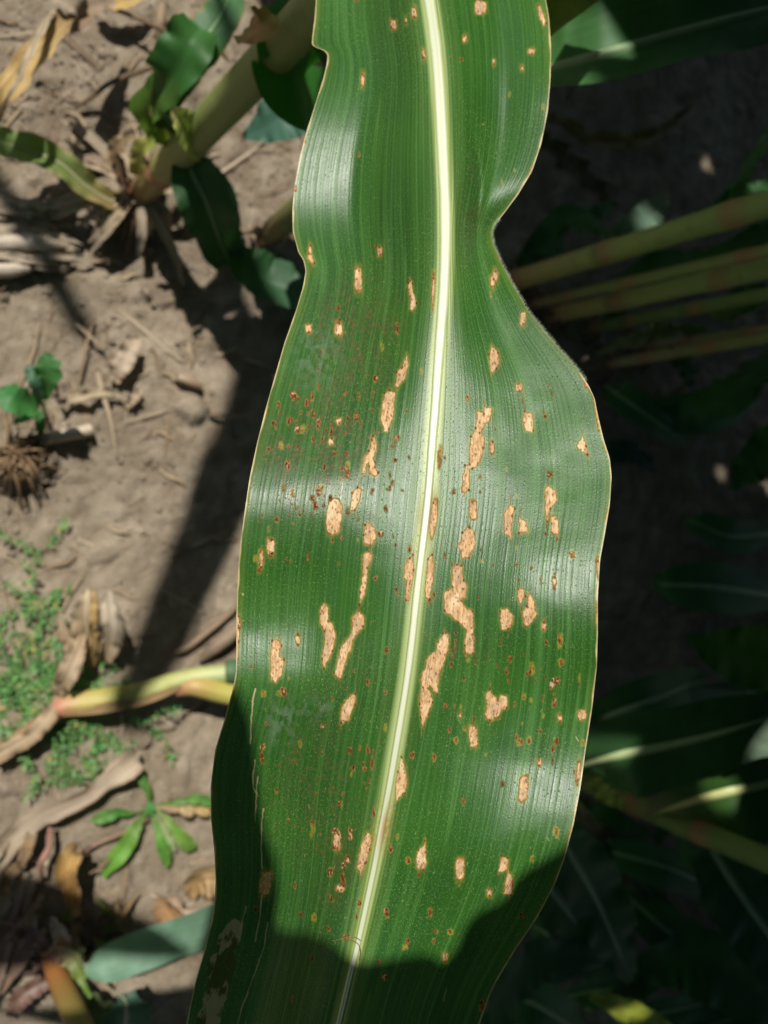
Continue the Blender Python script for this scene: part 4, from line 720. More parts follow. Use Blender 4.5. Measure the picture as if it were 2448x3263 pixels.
# big leaf crossing the top right corner
pE = right_plant(1330, 210, .011, 1.5, 'shaded maize plant with the wide pale-ribbed dark leaf across the top right corner', (.0, .0))
leaf(pE, PZ([(1560, 262, .30, .008), (1680, 236, .31, .016), (1800, 205, .33, .024), (1950, 165, .35, .030), (2150, 110, .36, .034), (2350, 55, .37, .034), (2600, -10, .37, .03)]), cols=((.06, .16, .03), (.06, .17, .04), (.045, .14, .04), (.03, .09, .045), (.035, .10, .05)), rib=((.20, .30, .12), (.16, .26, .14)), fold=.2, ruffle=.005, waves=1.4, seed=80, asym=ASY, nc=17)
leaf(pE, PZ([(1700, 130, .36, .004), (1770, 40, .37, .008), (1850, -50, .38, .012), (1960, -140, .38, .012)]), cols=((.18, .22, .03), (.14, .19, .03), (.05, .09, .02)), rib=None, fold=.2, ruffle=.0008, seed=81)
leaf(pE, PZ([(1750, 370, .03, .006), (1850, 430, .04, .008), (1980, 450, .05, .008), (2100, 420, .06, .006), (2210, 330, .06, .002)]), cols=((.14, .13, .05), (.24, .2, .08), (.16, .14, .06)), rib=None, mat=DRY, fold=.4, seed=82)
leaf(pE, PZ([(1720, 440, .06, .008), (1800, 510, .05, .012), (1890, 590, .03, .010), (1960, 660, .02, .003)]), cols=((.10, .10, .03), (.13, .11, .05)), rib=None, mat=DRY, fold=.3, seed=83)
# lower right plants
pF = right_plant(1760, 2450, .0105, 1.3, 'shaded maize plant with a green jointed stalk and two lit leaf ribs at lower right', (.0, .0), at_px=(1830, 2020, 2230), cols=((.15, .21, .06), (.14, .22, .06), (.11, .19, .05)))
leaf(pF, PZ([(1780, 2460, .12, .010), (1860, 2435, .16, .030), (1980, 2405, .20, .036), (2150, 2370, .22, .034), (2330, 2325, .24, .028), (2560, 2250, .25, .018)]), cols=((.05, .15, .03), (.045, .13, .04), (.03, .09, .03), (.03, .09, .03)), rib=((.52, .56, .30), (.30, .40, .18), (.16, .24, .11)), fold=.2, ruffle=.004, waves=1.5, seed=90)
leaf(pF, PZ([(2060, 2600, .14, .005), (2120, 2580, .17, .020), (2230, 2545, .20, .040), (2330, 2520, .22, .045), (2450, 2495, .23, .042), (2650, 2430, .24, .03)]), cols=((.34, .24, .12), (.05, .11, .02), (.03, .09, .02), (.03, .09, .03)), rib=((.40, .38, .14), (.46, .48, .20), (.22, .32, .14)), fold=.25, ruffle=.005, waves=1.2, seed=91)
leaf(pF, PZ([(2230, 2640, .14, .008), (2290, 2740, .16, .032), (2370, 2860, .17, .040), (2470, 3000, .17, .038), (2600, 3180, .16, .024)]), cols=((.03, .10, .04), (.03, .085, .04), (.03, .085, .04)), rib=((.20, .28, .15), (.16, .25, .14)), fold=.2, ruffle=.005, seed=92)
leaf(pF, PZ([(1830, 2560, .10, .006), (1860, 2640, .08, .014), (1930, 2700, .07, .018), (2060, 2830, .06, .012), (2160, 2920, .05, .003)]), cols=(TANc, (.10, .10, .04), G1), rib=((.16, .22, .08), (.14, .2, .08)), seed=93)
leaf(pF, PZ([(1880, 2480, .12, .006), (1930, 2530, .13, .008), (1990, 2565, .14, .004)]), cols=(YG, (.4, .46, .12), YG), rib=None, seed=94)
leaf(pF, PZ([(2600, 2270, .30, .02), (2500, 2330, .30, .018), (2430, 2375, .29, .012), (2380, 2415, .28, .004), (2365, 2430, .28, .001)]), cols=((.2, .27, .2), (.22, .3, .22)), rib=None, ruffle=.0003, seed=95)
pG = right_plant(1330, 3120, .010, 1.2, 'shaded maize plant with dim narrow leaves trailing in the bottom right corner', (.0, -.02))
leaf(pG, PZ([(1760, 2600, .16, .010), (1820, 2720, .15, .024), (1900, 2860, .13, .028), (1960, 3000, .12, .022), (2010, 3130, .10, .004)]), cols=(G1, (.028, .085, .03), G1), rib=((.16, .25, .14), (.14, .22, .12)), fold=.2, seed=100)
leaf(pG, PZ([(1700, 2750, .12, .010), (1770, 2850, .10, .026), (1860, 2960, .08, .030), (1960, 3090, .06, .022), (2060, 3230, .04, .006)]), cols=((.03, .09, .02), (.025, .08, .02)), rib=((.14, .24, .14), (.12, .2, .12)), fold=.2, seed=101)
leaf(pG, PZ([(1560, 3300, .12, .012), (1600, 3180, .10, .022), (1680, 3080, .08, .024), (1800, 3050, .08, .020), (1980, 3060, .08, .006)]), cols=(G3, (.05, .11, .06), (.05, .12, .07)), rib=None, seed=102)
leaf(pG, PZ([(1880, 3170, .10, .004), (1960, 3200, .10, .010), (2060, 3250, .10, .012), (2180, 3340, .1, .01)]), cols=((.20, .26, .04), (.40, .44, .06), (.36, .42, .06)), rib=None, fold=.3, seed=103)
leaf(pG, PZ([(2560, 3300, .10, .020), (2400, 3160, .10, .034), (2220, 3060, .09, .036), (2080, 3080, .07, .022), (1950, 3180, .06, .006)]), cols=(G1, G1, (.03, .08, .03)), rib=None, seed=104)
leaf(pG, PZ([(2700, 3000, .12, .02), (2560, 3120, .10, .03), (2360, 3230, .07, .03), (2160, 3300, .06, .02), (2000, 3350, .05, .006)]), cols=(G1, G1), rib=((.10, .18, .08), (.12, .2, .1)), seed=105)
pH = right_plant(2500, 2250, .010, 1.3, 'maize plant off the right edge whose dark leaf points left amid the shade', (.0, .0))
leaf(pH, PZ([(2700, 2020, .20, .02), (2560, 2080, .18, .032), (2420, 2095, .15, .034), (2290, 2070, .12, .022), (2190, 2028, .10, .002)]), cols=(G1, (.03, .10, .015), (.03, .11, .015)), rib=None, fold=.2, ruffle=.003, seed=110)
leaf(pH, PZ([(2700, 1500, .15, .02), (2520, 1420, .12, .03), (2400, 1480, .09, .024), (2330, 1560, .07, .004)]), cols=(G1, G1), rib=None, seed=111)
leaf(pH, PZ([(1900, 1480, .02, .004), (1960, 1440, .03, .014), (2030, 1450, .03, .010), (2090, 1500, .02, .002)]), cols=((.03, .08, .04), (.03, .08, .05)), rib=None, seed=112)

rs_ = np.random.default_rng(91)
FILL = [(pG, 1700, 2950, 2050, 3100, .06), (pG, 1780, 3180, 2200, 2980, .05), (pF, 1900, 2700, 2330, 2860, .08), (pF, 1950, 2820, 2420, 3080, .05), (pF, 1880, 2300, 2250, 2160, .10), (pF, 1850, 2380, 2420, 2230, .08), (pH, 2480, 1900, 2080, 1860, .05), (pH, 2500, 2180, 2060, 2260, .05), (pH, 2480, 1700, 2180, 1650, .04), (pG, 1600, 3150, 1850, 3290, .06), (pG, 1950, 3260, 2420, 3150, .06), (pF, 2100, 2650, 2460, 2620, .10), (pD, 2060, 1330, 2420, 1250, .04), (pI, 1930, 1230, 2200, 1420, .04), (pH, 2470, 2900, 2180, 3180, .06), (pF, 1840, 2560, 2060, 2700, .06)]
for i, (pl, x0, y0, x1, y1, z) in enumerate(FILL):
    w = rs_.uniform(.016, .030); mx_, my_ = (x0+x1)/2+rs_.uniform(-30, 30), (y0+y1)/2+rs_.uniform(-60, 60)
    leaf(pl, PZ([(x0, y0, z*.6, w*.35), ((x0*2+mx_)/3, (y0*2+my_)/3, z, w*.8), (mx_, my_, z*1.2, w), ((x1*2+mx_)/3, (y1*2+my_)/3, z, w*.7), (x1, y1, z*.6, .002)]), cols=((.05, .16, .04), (.05, .15, .05), (.04, .13, .035)), rib=((.26, .38, .18), (.2, .32, .15)), fold=.25, ruffle=.003, waves=1.5, seed=700+i)
# ------------------------------------------------------------------ the canopy above (out of frame): it shades the right-hand side
LN = -S/S[2]                                     # travel direction of light per metre of drop
def down(P, z): P = np.asarray(P, float); return P+LN*(P[..., 2:3]-z)
lit = []; litm = []                                         # points that the photo shows in sun
for y in np.linspace(-80, 2850, 34):
    for u in np.linspace(-.98, .98, 15):
        if y > 2150 and main_xy(np.array(y), np.array(u)) < 860: continue
        if y > 2650 and u > .55: continue
        lit.append(main_point(np.array([y]), np.array([u]))[0])
for x in range(-40, 800, 60):
    for y in range(-40, 2850, 70):
        e = float(curve(LE, np.array([float(np.clip(y, 0, 3200))]))[0])
        if x < e+20: lit.append(at(x, y, .01))
n_main = len(lit)
for x, y, z in ((1880, 195, .34), (1890, 2415, .18), (2290, 2548, .21), (2070, 680, .16), (2410, 2390, .28), (2010, 3215, .10), (1821, 472, .005), (2240, 505, .005), (2168, 1054, .005), (2300, 1490, .005), (2418, 1570, .005), (2372, 530, .18)): lit.append(at(x, y, z))
lit = np.array(lit); litm = np.where(np.arange(len(lit)) < n_main, .008, .001)[:, None]
def up_to(P, z): return P-LN*(z-P[..., 2:3])
Wt = [at(x, y, .03) for x in range(1560, 2700, 45) for y in range(-150, 3500, 60)]
Wt = np.array([p for p in Wt]); covered = np.zeros(len(Wt), int)
def canopy_leaf(b, z0, az, L, w, seed, rs):
    d = np.array([math.cos(az), math.sin(az)]); n = 7; pts = []
    for t in np.linspace(0, 1, n):
        zz = z0+L*(.32*t-.62*t**2.2); hw = w*(.35+.65*math.sin(min(t*1.9, 1.57)))*(1-t**4)**.6
        pts.append((b[0]+d[0]*L*.88*t+.03*math.sin(3*t+seed), b[1]+d[1]*L*.88*t+.03*math.cos(2.4*t+seed)-.03, zz, max(hw, .002)))
    return pts
def try_leaf(pts, force=False):
    C = catmull(pts, 40); P = C[:, :3]; W = C[:, 3]
    # not in the picture
    x, y, d = proj(P); mr = W*FPX/np.maximum(d, .05)+60
    if ((d > 0.02) & (x > -mr) & (x < 2448+mr) & (y > -mr) & (y < 3263+mr)).any(): return None
    if (np.linalg.norm(P-CP, axis=1) < W+.09).any(): return None
    # not over lit things
    dd = lit[:, None, :]-P[None]; t = (dd@S)            # signed distance along the sun ray
    perp = np.linalg.norm(dd-t[..., None]*S, axis=2)
    if ((perp < W[None]*1.02+litm) & (t < 0)).any(): return None
    dd = Wt[:, None, :]-P[None]; t = dd@S; perp = np.linalg.norm(dd-t[..., None]*S, axis=2)
    return ((perp < W[None]*.85) & (t < 0)).any(1)
def build_canopy():
    global covered
    rs = np.random.default_rng(21)
    stands = [(r_, np.array([b[0]+l[0], b[1]+l[1]]), t_) for r_, b, t_, l in row]
    offs = [(.42, .80), (.62, .88), (.20, .80), (.45, 1.2), (.95, .7), (.30, .62), (.52, .72), (.28, .92), (.55, 1.05), (.12, 1.02), (.75, .55), (.80, .95), (.35, 1.35), (1.15, .3), (1.2, -.3), (.95, .0)]
    for i, (x, y) in enumerate(offs):
        root = empty('maize_plant', (x, y, 0), 'tall maize plant outside the picture, shading the ground at right', 'maize plant', 'tall maize plants shading the right side')
        xx, yy, d = proj(np.array([x, y, 0.])); vstalk(root, (x, y, 0), 1.7, .013, .009, (0, 0), nr=60)
        stands.append((root, np.array([x, y]), 1.7))
    cnt = {}
    for k in range(6000):
        root, b, tz = stands[rs.integers(0, len(stands))]
        if cnt.get(root.name, 0) >= 24: continue
        z0 = rs.uniform(.65, tz-.1)
        pts = canopy_leaf(b, z0, rs.uniform(0, 6.283), rs.uniform(.45, .85), rs.uniform(.038, .05), k, rs)
        c = try_leaf(pts)
        if c is None: continue
        gain = (c & (covered < 4)).sum()+2*(c & (covered == 0)).sum()
        if gain < 10 and rs.random() > .10: continue
        covered = covered+c; cnt[root.name] = cnt.get(root.name, 0)+1
        leaf(root, pts, cols=(G2, G1, G1), rib=None, fold=.25, ruffle=.010, waves=3, nr=40, nc=9, seed=200+k, up=(0, 0, 1))
    near = [(1.45, -.1), (1.1, -.75), (.65, -1.0), (-.75, -.9), (-.8, -.45), (-.78, .0), (-.15, -1.0), (.4, -1.0), (.9, -.95), (1.3, -.6), (-.85, .45), (1.5, .3), (1.5, .9)]
    for i, (x, y) in enumerate(near):
        root = empty('maize_plant', (x, y, 0), 'tall maize plant outside the picture, part of the rows all round', 'maize plant', 'maize plants outside the picture')
        vstalk(root, (x, y, 0), 1.7, .013, .009, (0, 0), nr=60); got = 0
        for k in range(90):
            pts = canopy_leaf(np.array([x, y]), rs.uniform(.25, 1.65), rs.uniform(0, 6.283), rs.uniform(.5, .85), rs.uniform(.038, .05), k, rs)
            if try_leaf(pts) is None: continue
            leaf(root, pts, cols=(G2, G1, G1), rib=None, fold=.25, ruffle=.010, waves=3, nr=40, nc=9, seed=900+k+i*60, up=(0, 0, 1)); got += 1
            if got >= 18: break
    print('canopy', sum(cnt.values()), 'coverage', (covered > 0).mean())
build_canopy()

# unseen leaves added to cast the shadows on the spotted leaf and left soil
def on_leaf(x, y):
    yc = float(np.clip(y, -50, 3400)); m = float(curve(MR, np.array([yc]), 40)[0]); e = float(curve(LE if x < m else RE, np.array([yc]), 7)[0])
    u = np.clip(abs(x-m)/abs(e-m), 0, 1.05)*(-1 if x < m else 1)
    return CP+ray(x, y)*float(main_depth(np.array(yc), np.array(u)))
def shadow_leaf(root, Lp, Rp, src_z, z, seed, nr=60, nc=15, drop=None):
    """blade between two edge curves given as shadow lines (photo pixels on the surface src)"""
    def lift(pts):
        out = []
        for i, (x, y) in enumerate(pts):
            p = on_leaf(x, y) if src_z is None else at(x, y, src_z)
            out.append(up_to(p, z+(drop[i] if drop else 0)))
        return catmull(out, nr)
    A, B = lift(Lp), lift(Rp); u = np.linspace(0, 1, nc)[None, :, None]
    V = A[:, None]*(1-u)+B[:, None]*u; V[..., 2] -= .012*(1-np.abs(u[..., 0]*2-1))
    L = np.linspace(0, .5, nr)[:, None].repeat(nc, 1); uv = np.stack([np.linspace(-.04, .04, nc)[None].repeat(nr, 0), L], -1)
    return mesh_obj('leaf', V.reshape(-1, 3), grid_faces(nr, nc), GREEN, root, uv.reshape(-1, 2), np.tile(np.array(G1), (nr*nc, 1)))
pX = empty('maize_plant', (-.38, -.42, 0), 'unseen maize plant added so its leaves shade the lower end of the spotted leaf', 'maize plant')  # added sun blocker, standing in for the phone and hands
vstalk(pX, (-.38, -.42, 0), 1.15, .013, .010, (0, 0), nr=60)
shadow_leaf(pX, [(690, 2080), (560, 2350), (480, 2650), (420, 2900), (300, 3300), (60, 3900), (-350, 4500)], [(735, 2140), (805, 2330), (838, 2600), (888, 2790), (880, 2960), (800, 3500), (-200, 4650)], None, .89, 1)
up_e = [(2080, 2450), (1850, 2640), (1795, 2700), (1705, 2755), (1650, 2795), (1600, 2865), (1525, 2905), (1478, 2958), (1455, 3018), (1408, 3064), (1372, 3042), (1300, 3046), (1175, 3066), (1112, 3046), (1062, 3008), (985, 2974), (905, 2966), (866, 2946), (800, 3010), (600, 3200), (0, 4100), (-350, 4600)]
lo_e = [(2120, 2560), (2000, 3000), (1960, 3120), (1900, 3230), (1850, 3330), (1790, 3440), (1700, 3560), (1640, 3640), (1580, 3720), (1500, 3790), (1420, 3840), (1340, 3870), (1250, 3890), (1180, 3900), (1100, 3910), (1010, 3920), (930, 3920), (860, 3930), (780, 3950), (600, 4100), (0, 4500), (-300, 4750)]
shadow_leaf(pX, up_e, lo_e, None, .88, 2, nr=180)
pY = empty('maize_plant', (-.42, .98, 0), 'unseen maize plant added so its leaf throws the broad shadow on soil at left', 'maize plant')  # added sun blocker, its leaf outlined after the soil shadow
vstalk(pY, (-.42, .98, 0), 1.5, .013, .010, (0, 0), nr=60)
shadow_leaf(pY, [(575, 150), (690, 700), (745, 1050), (705, 1280), (620, 1450), (581, 1593), (530, 1720), (483, 1842), (423, 2016), (385, 2159), (365, 2330)], [(590, 150), (715, 700), (850, 1050), (930, 1300), (870, 1470), (800, 1600), (740, 1744), (695, 1835), (596, 2046), (530, 2159), (440, 2340)], .01, 1.30, 3)
shadow_leaf(pX, [(-500, 2640), (-200, 2720), (0, 2770), (150, 2800), (290, 2855), (450, 2920), (560, 2975), (640, 3040)], [(-500, 2900), (-200, 3010), (0, 3080), (150, 3080), (290, 3050), (400, 3040), (520, 3050), (640, 3045)], .01, 1.0, 4)  # another added blocker, for the shadow on the lower left soil

# ------------------------------------------------------------------ things lying on the soil
def single(name, label, cat, build, group=None):
    o = build; o.name = name; tag(o, label, cat, group); return o
def rib1(name, label, cat, pts, cols, mat=DRY, group=None, **kw):
    kw.setdefault('fold', .4); kw.setdefault('ruffle', .001); kw.setdefault('nr', 50)
    o, _ = ribbon(name, pts, mat, None, cols, **kw); return tag(o, label, cat, group)
def PG(lst):                       # rows (px, py, height over soil, halfwidth)
    return [(*atg(a, b, z), w) for a, b, z, w in lst]

# golden dry leaf at top left, with grey shreds
g = empty('dead_leaf', atg(150, 130), 'golden dry maize leaf with grey shreds jutting across the top left corner above its shadow', 'dead leaf')
ribbon('blade', PZ([(215, 55, .085, .006), (175, 105, .09, .0075), (105, 190, .095, .0085), (20, 300, .10, .008), (-60, 400, .10, .007)]), DRY, g, ((.30, .20, .10), (.52, .38, .17), (.56, .41, .18), (.50, .34, .14)), fold=.5, ragged=.25, ruffle=.002, seed=301)
for i, (pp, c) in enumerate((
    ([(170, 30, .09, .002), (120, 120, .11, .0028), (75, 220, .12, .0022), (10, 350, .11, .001)], (GREYD, STRAW, GREYD)),
    ([(165, 70, .08, .002), (90, 160, .09, .003), (10, 250, .09, .0028), (-40, 300, .09, .002)], (GREYD, (.48, .40, .3), GREYD)),
    ([(260, 60, .08, .004), (240, 20, .09, .008), (180, -10, .09, .006), (120, -50, .09, .004)], ((.30, .20, .12), GREYD, GREYD)),
    ([(220, 90, .07, .005), (250, 60, .08, .009), (300, 20, .07, .008), (370, 10, .05, .003)], ((.25, .16, .10), (.32, .24, .16), GREYD)))):
    ribbon('shred', PZ(pp), DRY, g, c, fold=.5, ruffle=.0015, seed=310+i, nr=36, nc=7)
rib1('dead_leaf', 'bright yellow dry leaf strip lying along the top edge left of the thick stalk', 'dead leaf', PG([(300, -10, .02, .006), (380, 5, .025, .008), (470, -20, .02, .003)]), ((.5, .34, .12), (.62, .44, .16), (.5, .4, .2)), seed=320)
# straw and stubble: big individual pieces
SL = [
 ('curved dry stem resting on the soil between the golden leaf and the thick stalk', [(560, 200, .012, .0016), (470, 220, .02, .002), (360, 260, .018, .002), (290, 310, .01, .0018), (240, 345, .006, .0012)], (.20, .14, .08)),
 ('long thin twig crossing the soil towards the thick stalk near the top edge', [(300, 5, .015, .0016), (420, 50, .02, .0018), (530, 100, .02, .0016), (610, 135, .015, .001)], (.24, .17, .11)),
 ('short upright pale stub of straw near the top edge', [(520, 10, .012, .004), (512, 70, .015, .0042), (508, 120, .008, .004)], (.44, .35, .24)),
 ('thin pale straw standing across the soil right of the three-leaved weed', [(310, 1180, .006, .0024), (330, 1260, .010, .0026), (355, 1350, .008, .0016), (372, 1455, .004, .0008)], (.56, .47, .35)),
 ('thin dry stem slanting above the bleached shard', [(240, 1030, .006, .0014), (285, 1070, .01, .0014), (330, 1115, .006, .0012)], (.46, .36, .26)),
 ('thin brown stem upright left of the bleached shard', [(300, 1020, .006, .0010), (275, 1100, .012, .0012), (255, 1215, .006, .001)], (.36, .27, .18)),
 ('pale straw lying in shade beside the left margin of the spotted leaf', [(780, 1140, .006, .0022), (830, 1160, .008, .002), (870, 1170, .006, .001)], (.42, .34, .26)),
 ('short tan straw right of the clod', [(670, 1320, .006, .0018), (730, 1325, .008, .002), (785, 1335, .005, .0014)], (.45, .34, .24)),
 ('grey split stalk piece in the sunlit patch beside the spotted leaf above the pale stem', [(640, 2100, .008, .003), (690, 2060, .016, .006), (750, 2010, .02, .006), (820, 1960, .02, .004)], (.34, .27, .20)),
 ('brown dry strip lying left of the grey split stalk piece', [(560, 2080, .006, .002), (600, 2060, .010, .003), (690, 1990, .01, .003), (760, 1930, .01, .002)], (.30, .22, .15)),
 ('dark twig running from the rosette weed down to the left', [(470, 2610, .012, .0015), (380, 2660, .012, .0015), (290, 2700, .012, .0015), (220, 2760, .01, .001)], (.34, .22, .16)),
 ('thin reddish stem bending down left of the orange curled leaf', [(160, 2640, .02, .002), (155, 2700, .03, .0024), (130, 2750, .03, .0022), (135, 2800, .02, .001)], (.42, .24, .2)),
 ('slender brown stem slanting up beside the green plant in the lower left', [(380, 2690, .01, .001), (340, 2750, .02, .0012), (275, 2790, .02, .001)], (.25, .17, .12))]
for i, (lb, pp, c) in enumerate(SL):
    o = tube('dry_stem', PG(pp), WOODY, None, [tuple(np.array(c)*k) for k in (.9, 1.1, .95)], nr=26, ns=10, bumpy=.25, seed=i+2); tag(o, lb, 'dry stem')
WH = [
 ('white bleached stalk piece with a dark broken end below the three-leaved weed', [(105, 1405, .010, .0062), (150, 1396, .012, .0066), (220, 1384, .012, .0064), (292, 1368, .010, .0066)], ((.12, .09, .07), (.66, .60, .50), (.74, .68, .57), (.70, .62, .50))),
 ('short white broken stalk piece with a cream end above the clod', [(565, 1200, .008, .0045), (600, 1215, .010, .005), (640, 1232, .008, .0045)], ((.66, .57, .42), (.5, .38, .27), (.36, .26, .18))),
 ('upper of the two bleached white stalk pieces lying at the left edge', [(-40, 782, .012, .008), (60, 775, .016, .009), (130, 775, .016, .008), (195, 785, .012, .005)], ((.60, .54, .46), (.72, .66, .58), (.66, .60, .52), (.45, .38, .3))),
 ('lower of the two bleached white stalk pieces lying at the left edge', [(-40, 865, .01, .007), (40, 858, .013, .007), (95, 855, .012, .004)], ((.66, .60, .52), (.76, .70, .62), (.6, .54, .46)))]
for i, (lb, pp, c) in enumerate(WH):
    o = tube('stalk_piece', PG(pp), WOODY, None, c, nr=34, ns=14, bumpy=.22, seed=i+20, flat=.75); tag(o, lb, 'stalk piece')
RB = [
 ('bleached triangular leaf shard lying near the middle of the sunlit soil', [(365, 1215, .010, .004), (385, 1170, .016, .008), (420, 1110, .02, .007), (448, 1078, .02, .002)], ((.42, .33, .24), (.62, .53, .42), (.52, .43, .32))),
 ('small split leaf fragment below the bleached shard', [(405, 1290, .006, .003), (425, 1270, .012, .004), (455, 1245, .01, .002)], ((.5, .4, .28), (.56, .46, .34))),
 ('straw strip along the soil right of the three-leaved weed root', [(190, 1290, .01, .003), (260, 1265, .014, .004), (330, 1250, .012, .004), (390, 1265, .01, .002)], (GREYD, STRAW, GREYD)),
 ('long grey dead leaf draped diagonally across the lower left soil', [(445, 2395, .02, .003), (405, 2435, .028, .011), (340, 2490, .026, .0075), (250, 2550, .022, .0065), (120, 2610, .022, .008), (30, 2680, .022, .009), (-60, 2800, .02, .009)], ((.5, .42, .31), (.56, .48, .37), (.40, .33, .26), (.46, .39, .3), (.38, .31, .24))),
 ('right one of the two pale upright husk blades beside the green ground cover', [(330, 2110, .01, .004), (345, 2050, .03, .010), (350, 1980, .05, .011), (345, 1885, .06, .002)], ((.45, .35, .22), (.58, .48, .34), (.66, .58, .46), (.6, .54, .44))),
 ('left one of the two pale upright husk blades beside the green ground cover', [(290, 2120, .01, .004), (285, 2050, .03, .009), (275, 1960, .05, .010), (285, 1880, .055, .002)], ((.4, .31, .2), (.5, .4, .26), (.62, .52, .38))),
 ('narrow golden blade standing between the two pale husk blades', [(295, 2130, .01, .002), (298, 2040, .04, .003), (300, 1960, .06, .003), (300, 1880, .065, .001)], ((.46, .33, .14), (.56, .40, .16))),
 ('pale crumpled leaf scrap by the husk blades, leaning left', [(250, 2110, .01, .004), (225, 2060, .02, .005), (200, 2000, .02, .004), (190, 1950, .015, .002)], ((.42, .32, .2), (.46, .36, .24), GREYD)),
 ('orange curled dry leaf hanging above the purple-sheathed corner plant', [(245, 2700, .04, .004), (225, 2730, .05, .009), (215, 2780, .05, .009), (235, 2850, .04, .006), (248, 2920, .03, .003)], ((.40, .30, .16), (.52, .34, .12), (.48, .28, .10), (.4, .26, .1))),
 ('tan curled dry leaf lying against the left margin of the spotted leaf low down', [(610, 2860, .02, .003), (625, 2810, .03, .010), (665, 2790, .04, .014), (730, 2800, .03, .014)], ((.50, .34, .16), (.50, .35, .17), (.58, .44, .27))),
 ('pale forked dry leaf beneath the tan curled leaf', [(480, 2850, .01, .002), (540, 2865, .02, .005), (590, 2900, .03, .007), (680, 2890, .04, .006), (760, 2860, .04, .006)], ((.44, .36, .28), (.50, .38, .27), (.58, .48, .38), (.60, .52, .42))),
 ('brown cupped leaf scrap in front of the pale forked leaf', [(505, 2865, .02, .003), (530, 2900, .03, .010), (560, 2935, .03, .011), (590, 2950, .02, .004)], ((.34, .22, .12), (.40, .24, .11), (.50, .36, .2))),
 ('curled yellow dead leaf right of the rosette weed centre', [(500, 2570, .01, .003), (560, 2560, .014, .007), (610, 2565, .016, .008), (670, 2580, .012, .004)], ((.40, .3, .2), (.56, .44, .26), (.60, .46, .20))),
 ('tan leaf blade beside the green ground cover running down left to the edge', [(200, 2200, .02, .003), (150, 2290, .035, .006), (90, 2350, .03, .006), (-30, 2420, .02, .006)], ((.48, .38, .25), (.54, .43, .29), (.44, .34, .22))),
 ('thin dry blade rising above the pale stem toward the husks', [(185, 2210, .03, .004), (215, 2150, .05, .008), (245, 2080, .05, .006), (265, 2020, .04, .002)], ((.44, .34, .22), (.5, .4, .28), (.42, .32, .2)))]
for i, (lb, pp, c) in enumerate(RB):
    rib1('dead_leaf', lb, 'dead leaf', PG(pp), c, ragged=.5, ruffle=.003, waves=3, edgecol=(.32, .22, .14), edgew=.08, seed=330+i, curl=.9 if 'curled' in lb or 'cupped' in lb else 0, nc=11)
# layered bleached leaves at the left edge
for i in range(13):
    y = 655+i*15+rng.uniform(-8, 8); x1 = rng.uniform(180, 300)
    rib1('dead_leaf', 'grey-white dead leaf strip in the layered fan at the left edge above bleached stalk pieces', 'dead leaf', PG([(-60, y-20, .008+.003*(i % 4), .0022), (60, y-5, .012+.003*(i % 3), .0036), (x1*.6, y+8, .012, .003), (x1, y+rng.uniform(0, 50), .008, .0008)]), (GREYD, tuple(np.array((.52, .46, .38))*rng.uniform(.8, 1.15)), GREYD), group='layered dead leaf strips at the left edge', seed=350+i, nr=30, nc=7, ruffle=.002)
# shaded straw tuft at lower left
for i in range(22):
    x0, y0 = rng.uniform(-40, 150), rng.uniform(2600, 2960); a = rng.uniform(1.75, 2.35); L = rng.uniform(150, 330)
    rib1('dead_leaf', 'narrow dry leaf blade heaped in the shaded tuft at the lower left edge', 'dead leaf', PG([(x0, y0, .01+.02*rng.random(), .002), (x0+L*.4*math.cos(a)+rng.uniform(-10, 10), y0+L*.4*math.sin(a), .03, .0045), (x0+L*math.cos(a), y0+L*math.sin(a), .015, .001)]), (GREYD, tuple(np.array(random.choice([(.42, .34, .24), (.34, .24, .13), (.25, .18, .15)]))), (.28, .2, .14)), group='dry blades of the shaded tuft', seed=370+i, nr=26, nc=7, ruffle=.001)
# the pale fallen stem
ps = empty('fallen_stalk', atg(200, 2300), 'fallen yellow-green stalk with a pink joint, reaching from the left edge to the spotted leaf', 'fallen stalk')
tube('stem', PG([(-80, 2440, .008, .0065), (60, 2358, .012, .0068), (150, 2292, .018, .0072), (200, 2250, .024, .0080), (330, 2228, .028, .0090), (450, 2207, .032, .0084), (600, 2160, .038, .0074), (760, 2140, .044, .0072)]), STALK, ps, ((.30, .22, .12), (.28, .19, .10), (.27, .17, .09), (.25, .15, .09), (.40, .14, .11), (.42, .34, .11), (.38, .36, .09), (.33, .33, .09), (.36, .38, .13), (.40, .43, .18), (.36, .43, .19)), nodes=(.34,), nr=90)
tube('side_shoot', PG([(560, 2200, .034, .005), (620, 2185, .040, .0085), (700, 2203, .042, .0092), (780, 2218, .042, .0095)]), STALK, ps, ((.36, .15, .10), (.40, .27, .09), (.38, .34, .08), (.38, .38, .09)), nr=40)
ribbon('dry_sheath', PG([(200, 2275, .030, .002), (330, 2256, .036, .004), (470, 2228, .040, .0035), (580, 2188, .044, .0015)]), DRY, ps, ((.32, .20, .11), (.38, .27, .13), (.30, .20, .1)), seed=400)
tube('stem_joint', PG([(722, 2138, .046, .0090), (740, 2138, .047, .0095), (770, 2138, .047, .009)]), GREEN, ps, ((.12, .22, .11), (.10, .19, .10), (.08, .15, .08)), nr=20)
# root clump
rc = empty('root_clump', atg(50, 1470), 'brown clump of old maize roots holding soil at the left edge', 'root clump')
for i in range(55):
    a = rng.uniform(0, 6.28); l = rng.uniform(.012, .042); p = atg(45+rng.uniform(-35, 35), 1455+rng.uniform(-30, 30), .0)
    e = p+np.array([math.cos(a)*l, math.sin(a)*l, -.004]); m_ = (p+e)/2+np.array([0, 0, rng.uniform(.008, .022)])
    tube('root', [(*p, .0013), (*m_, .0011), (e[0], e[1], gz(e[0], e[1])+.002, .0005)], WOODY, rc, [random.choice([(.34, .24, .15), (.24, .16, .10), (.42, .31, .19)])]*2, nr=9, ns=6)
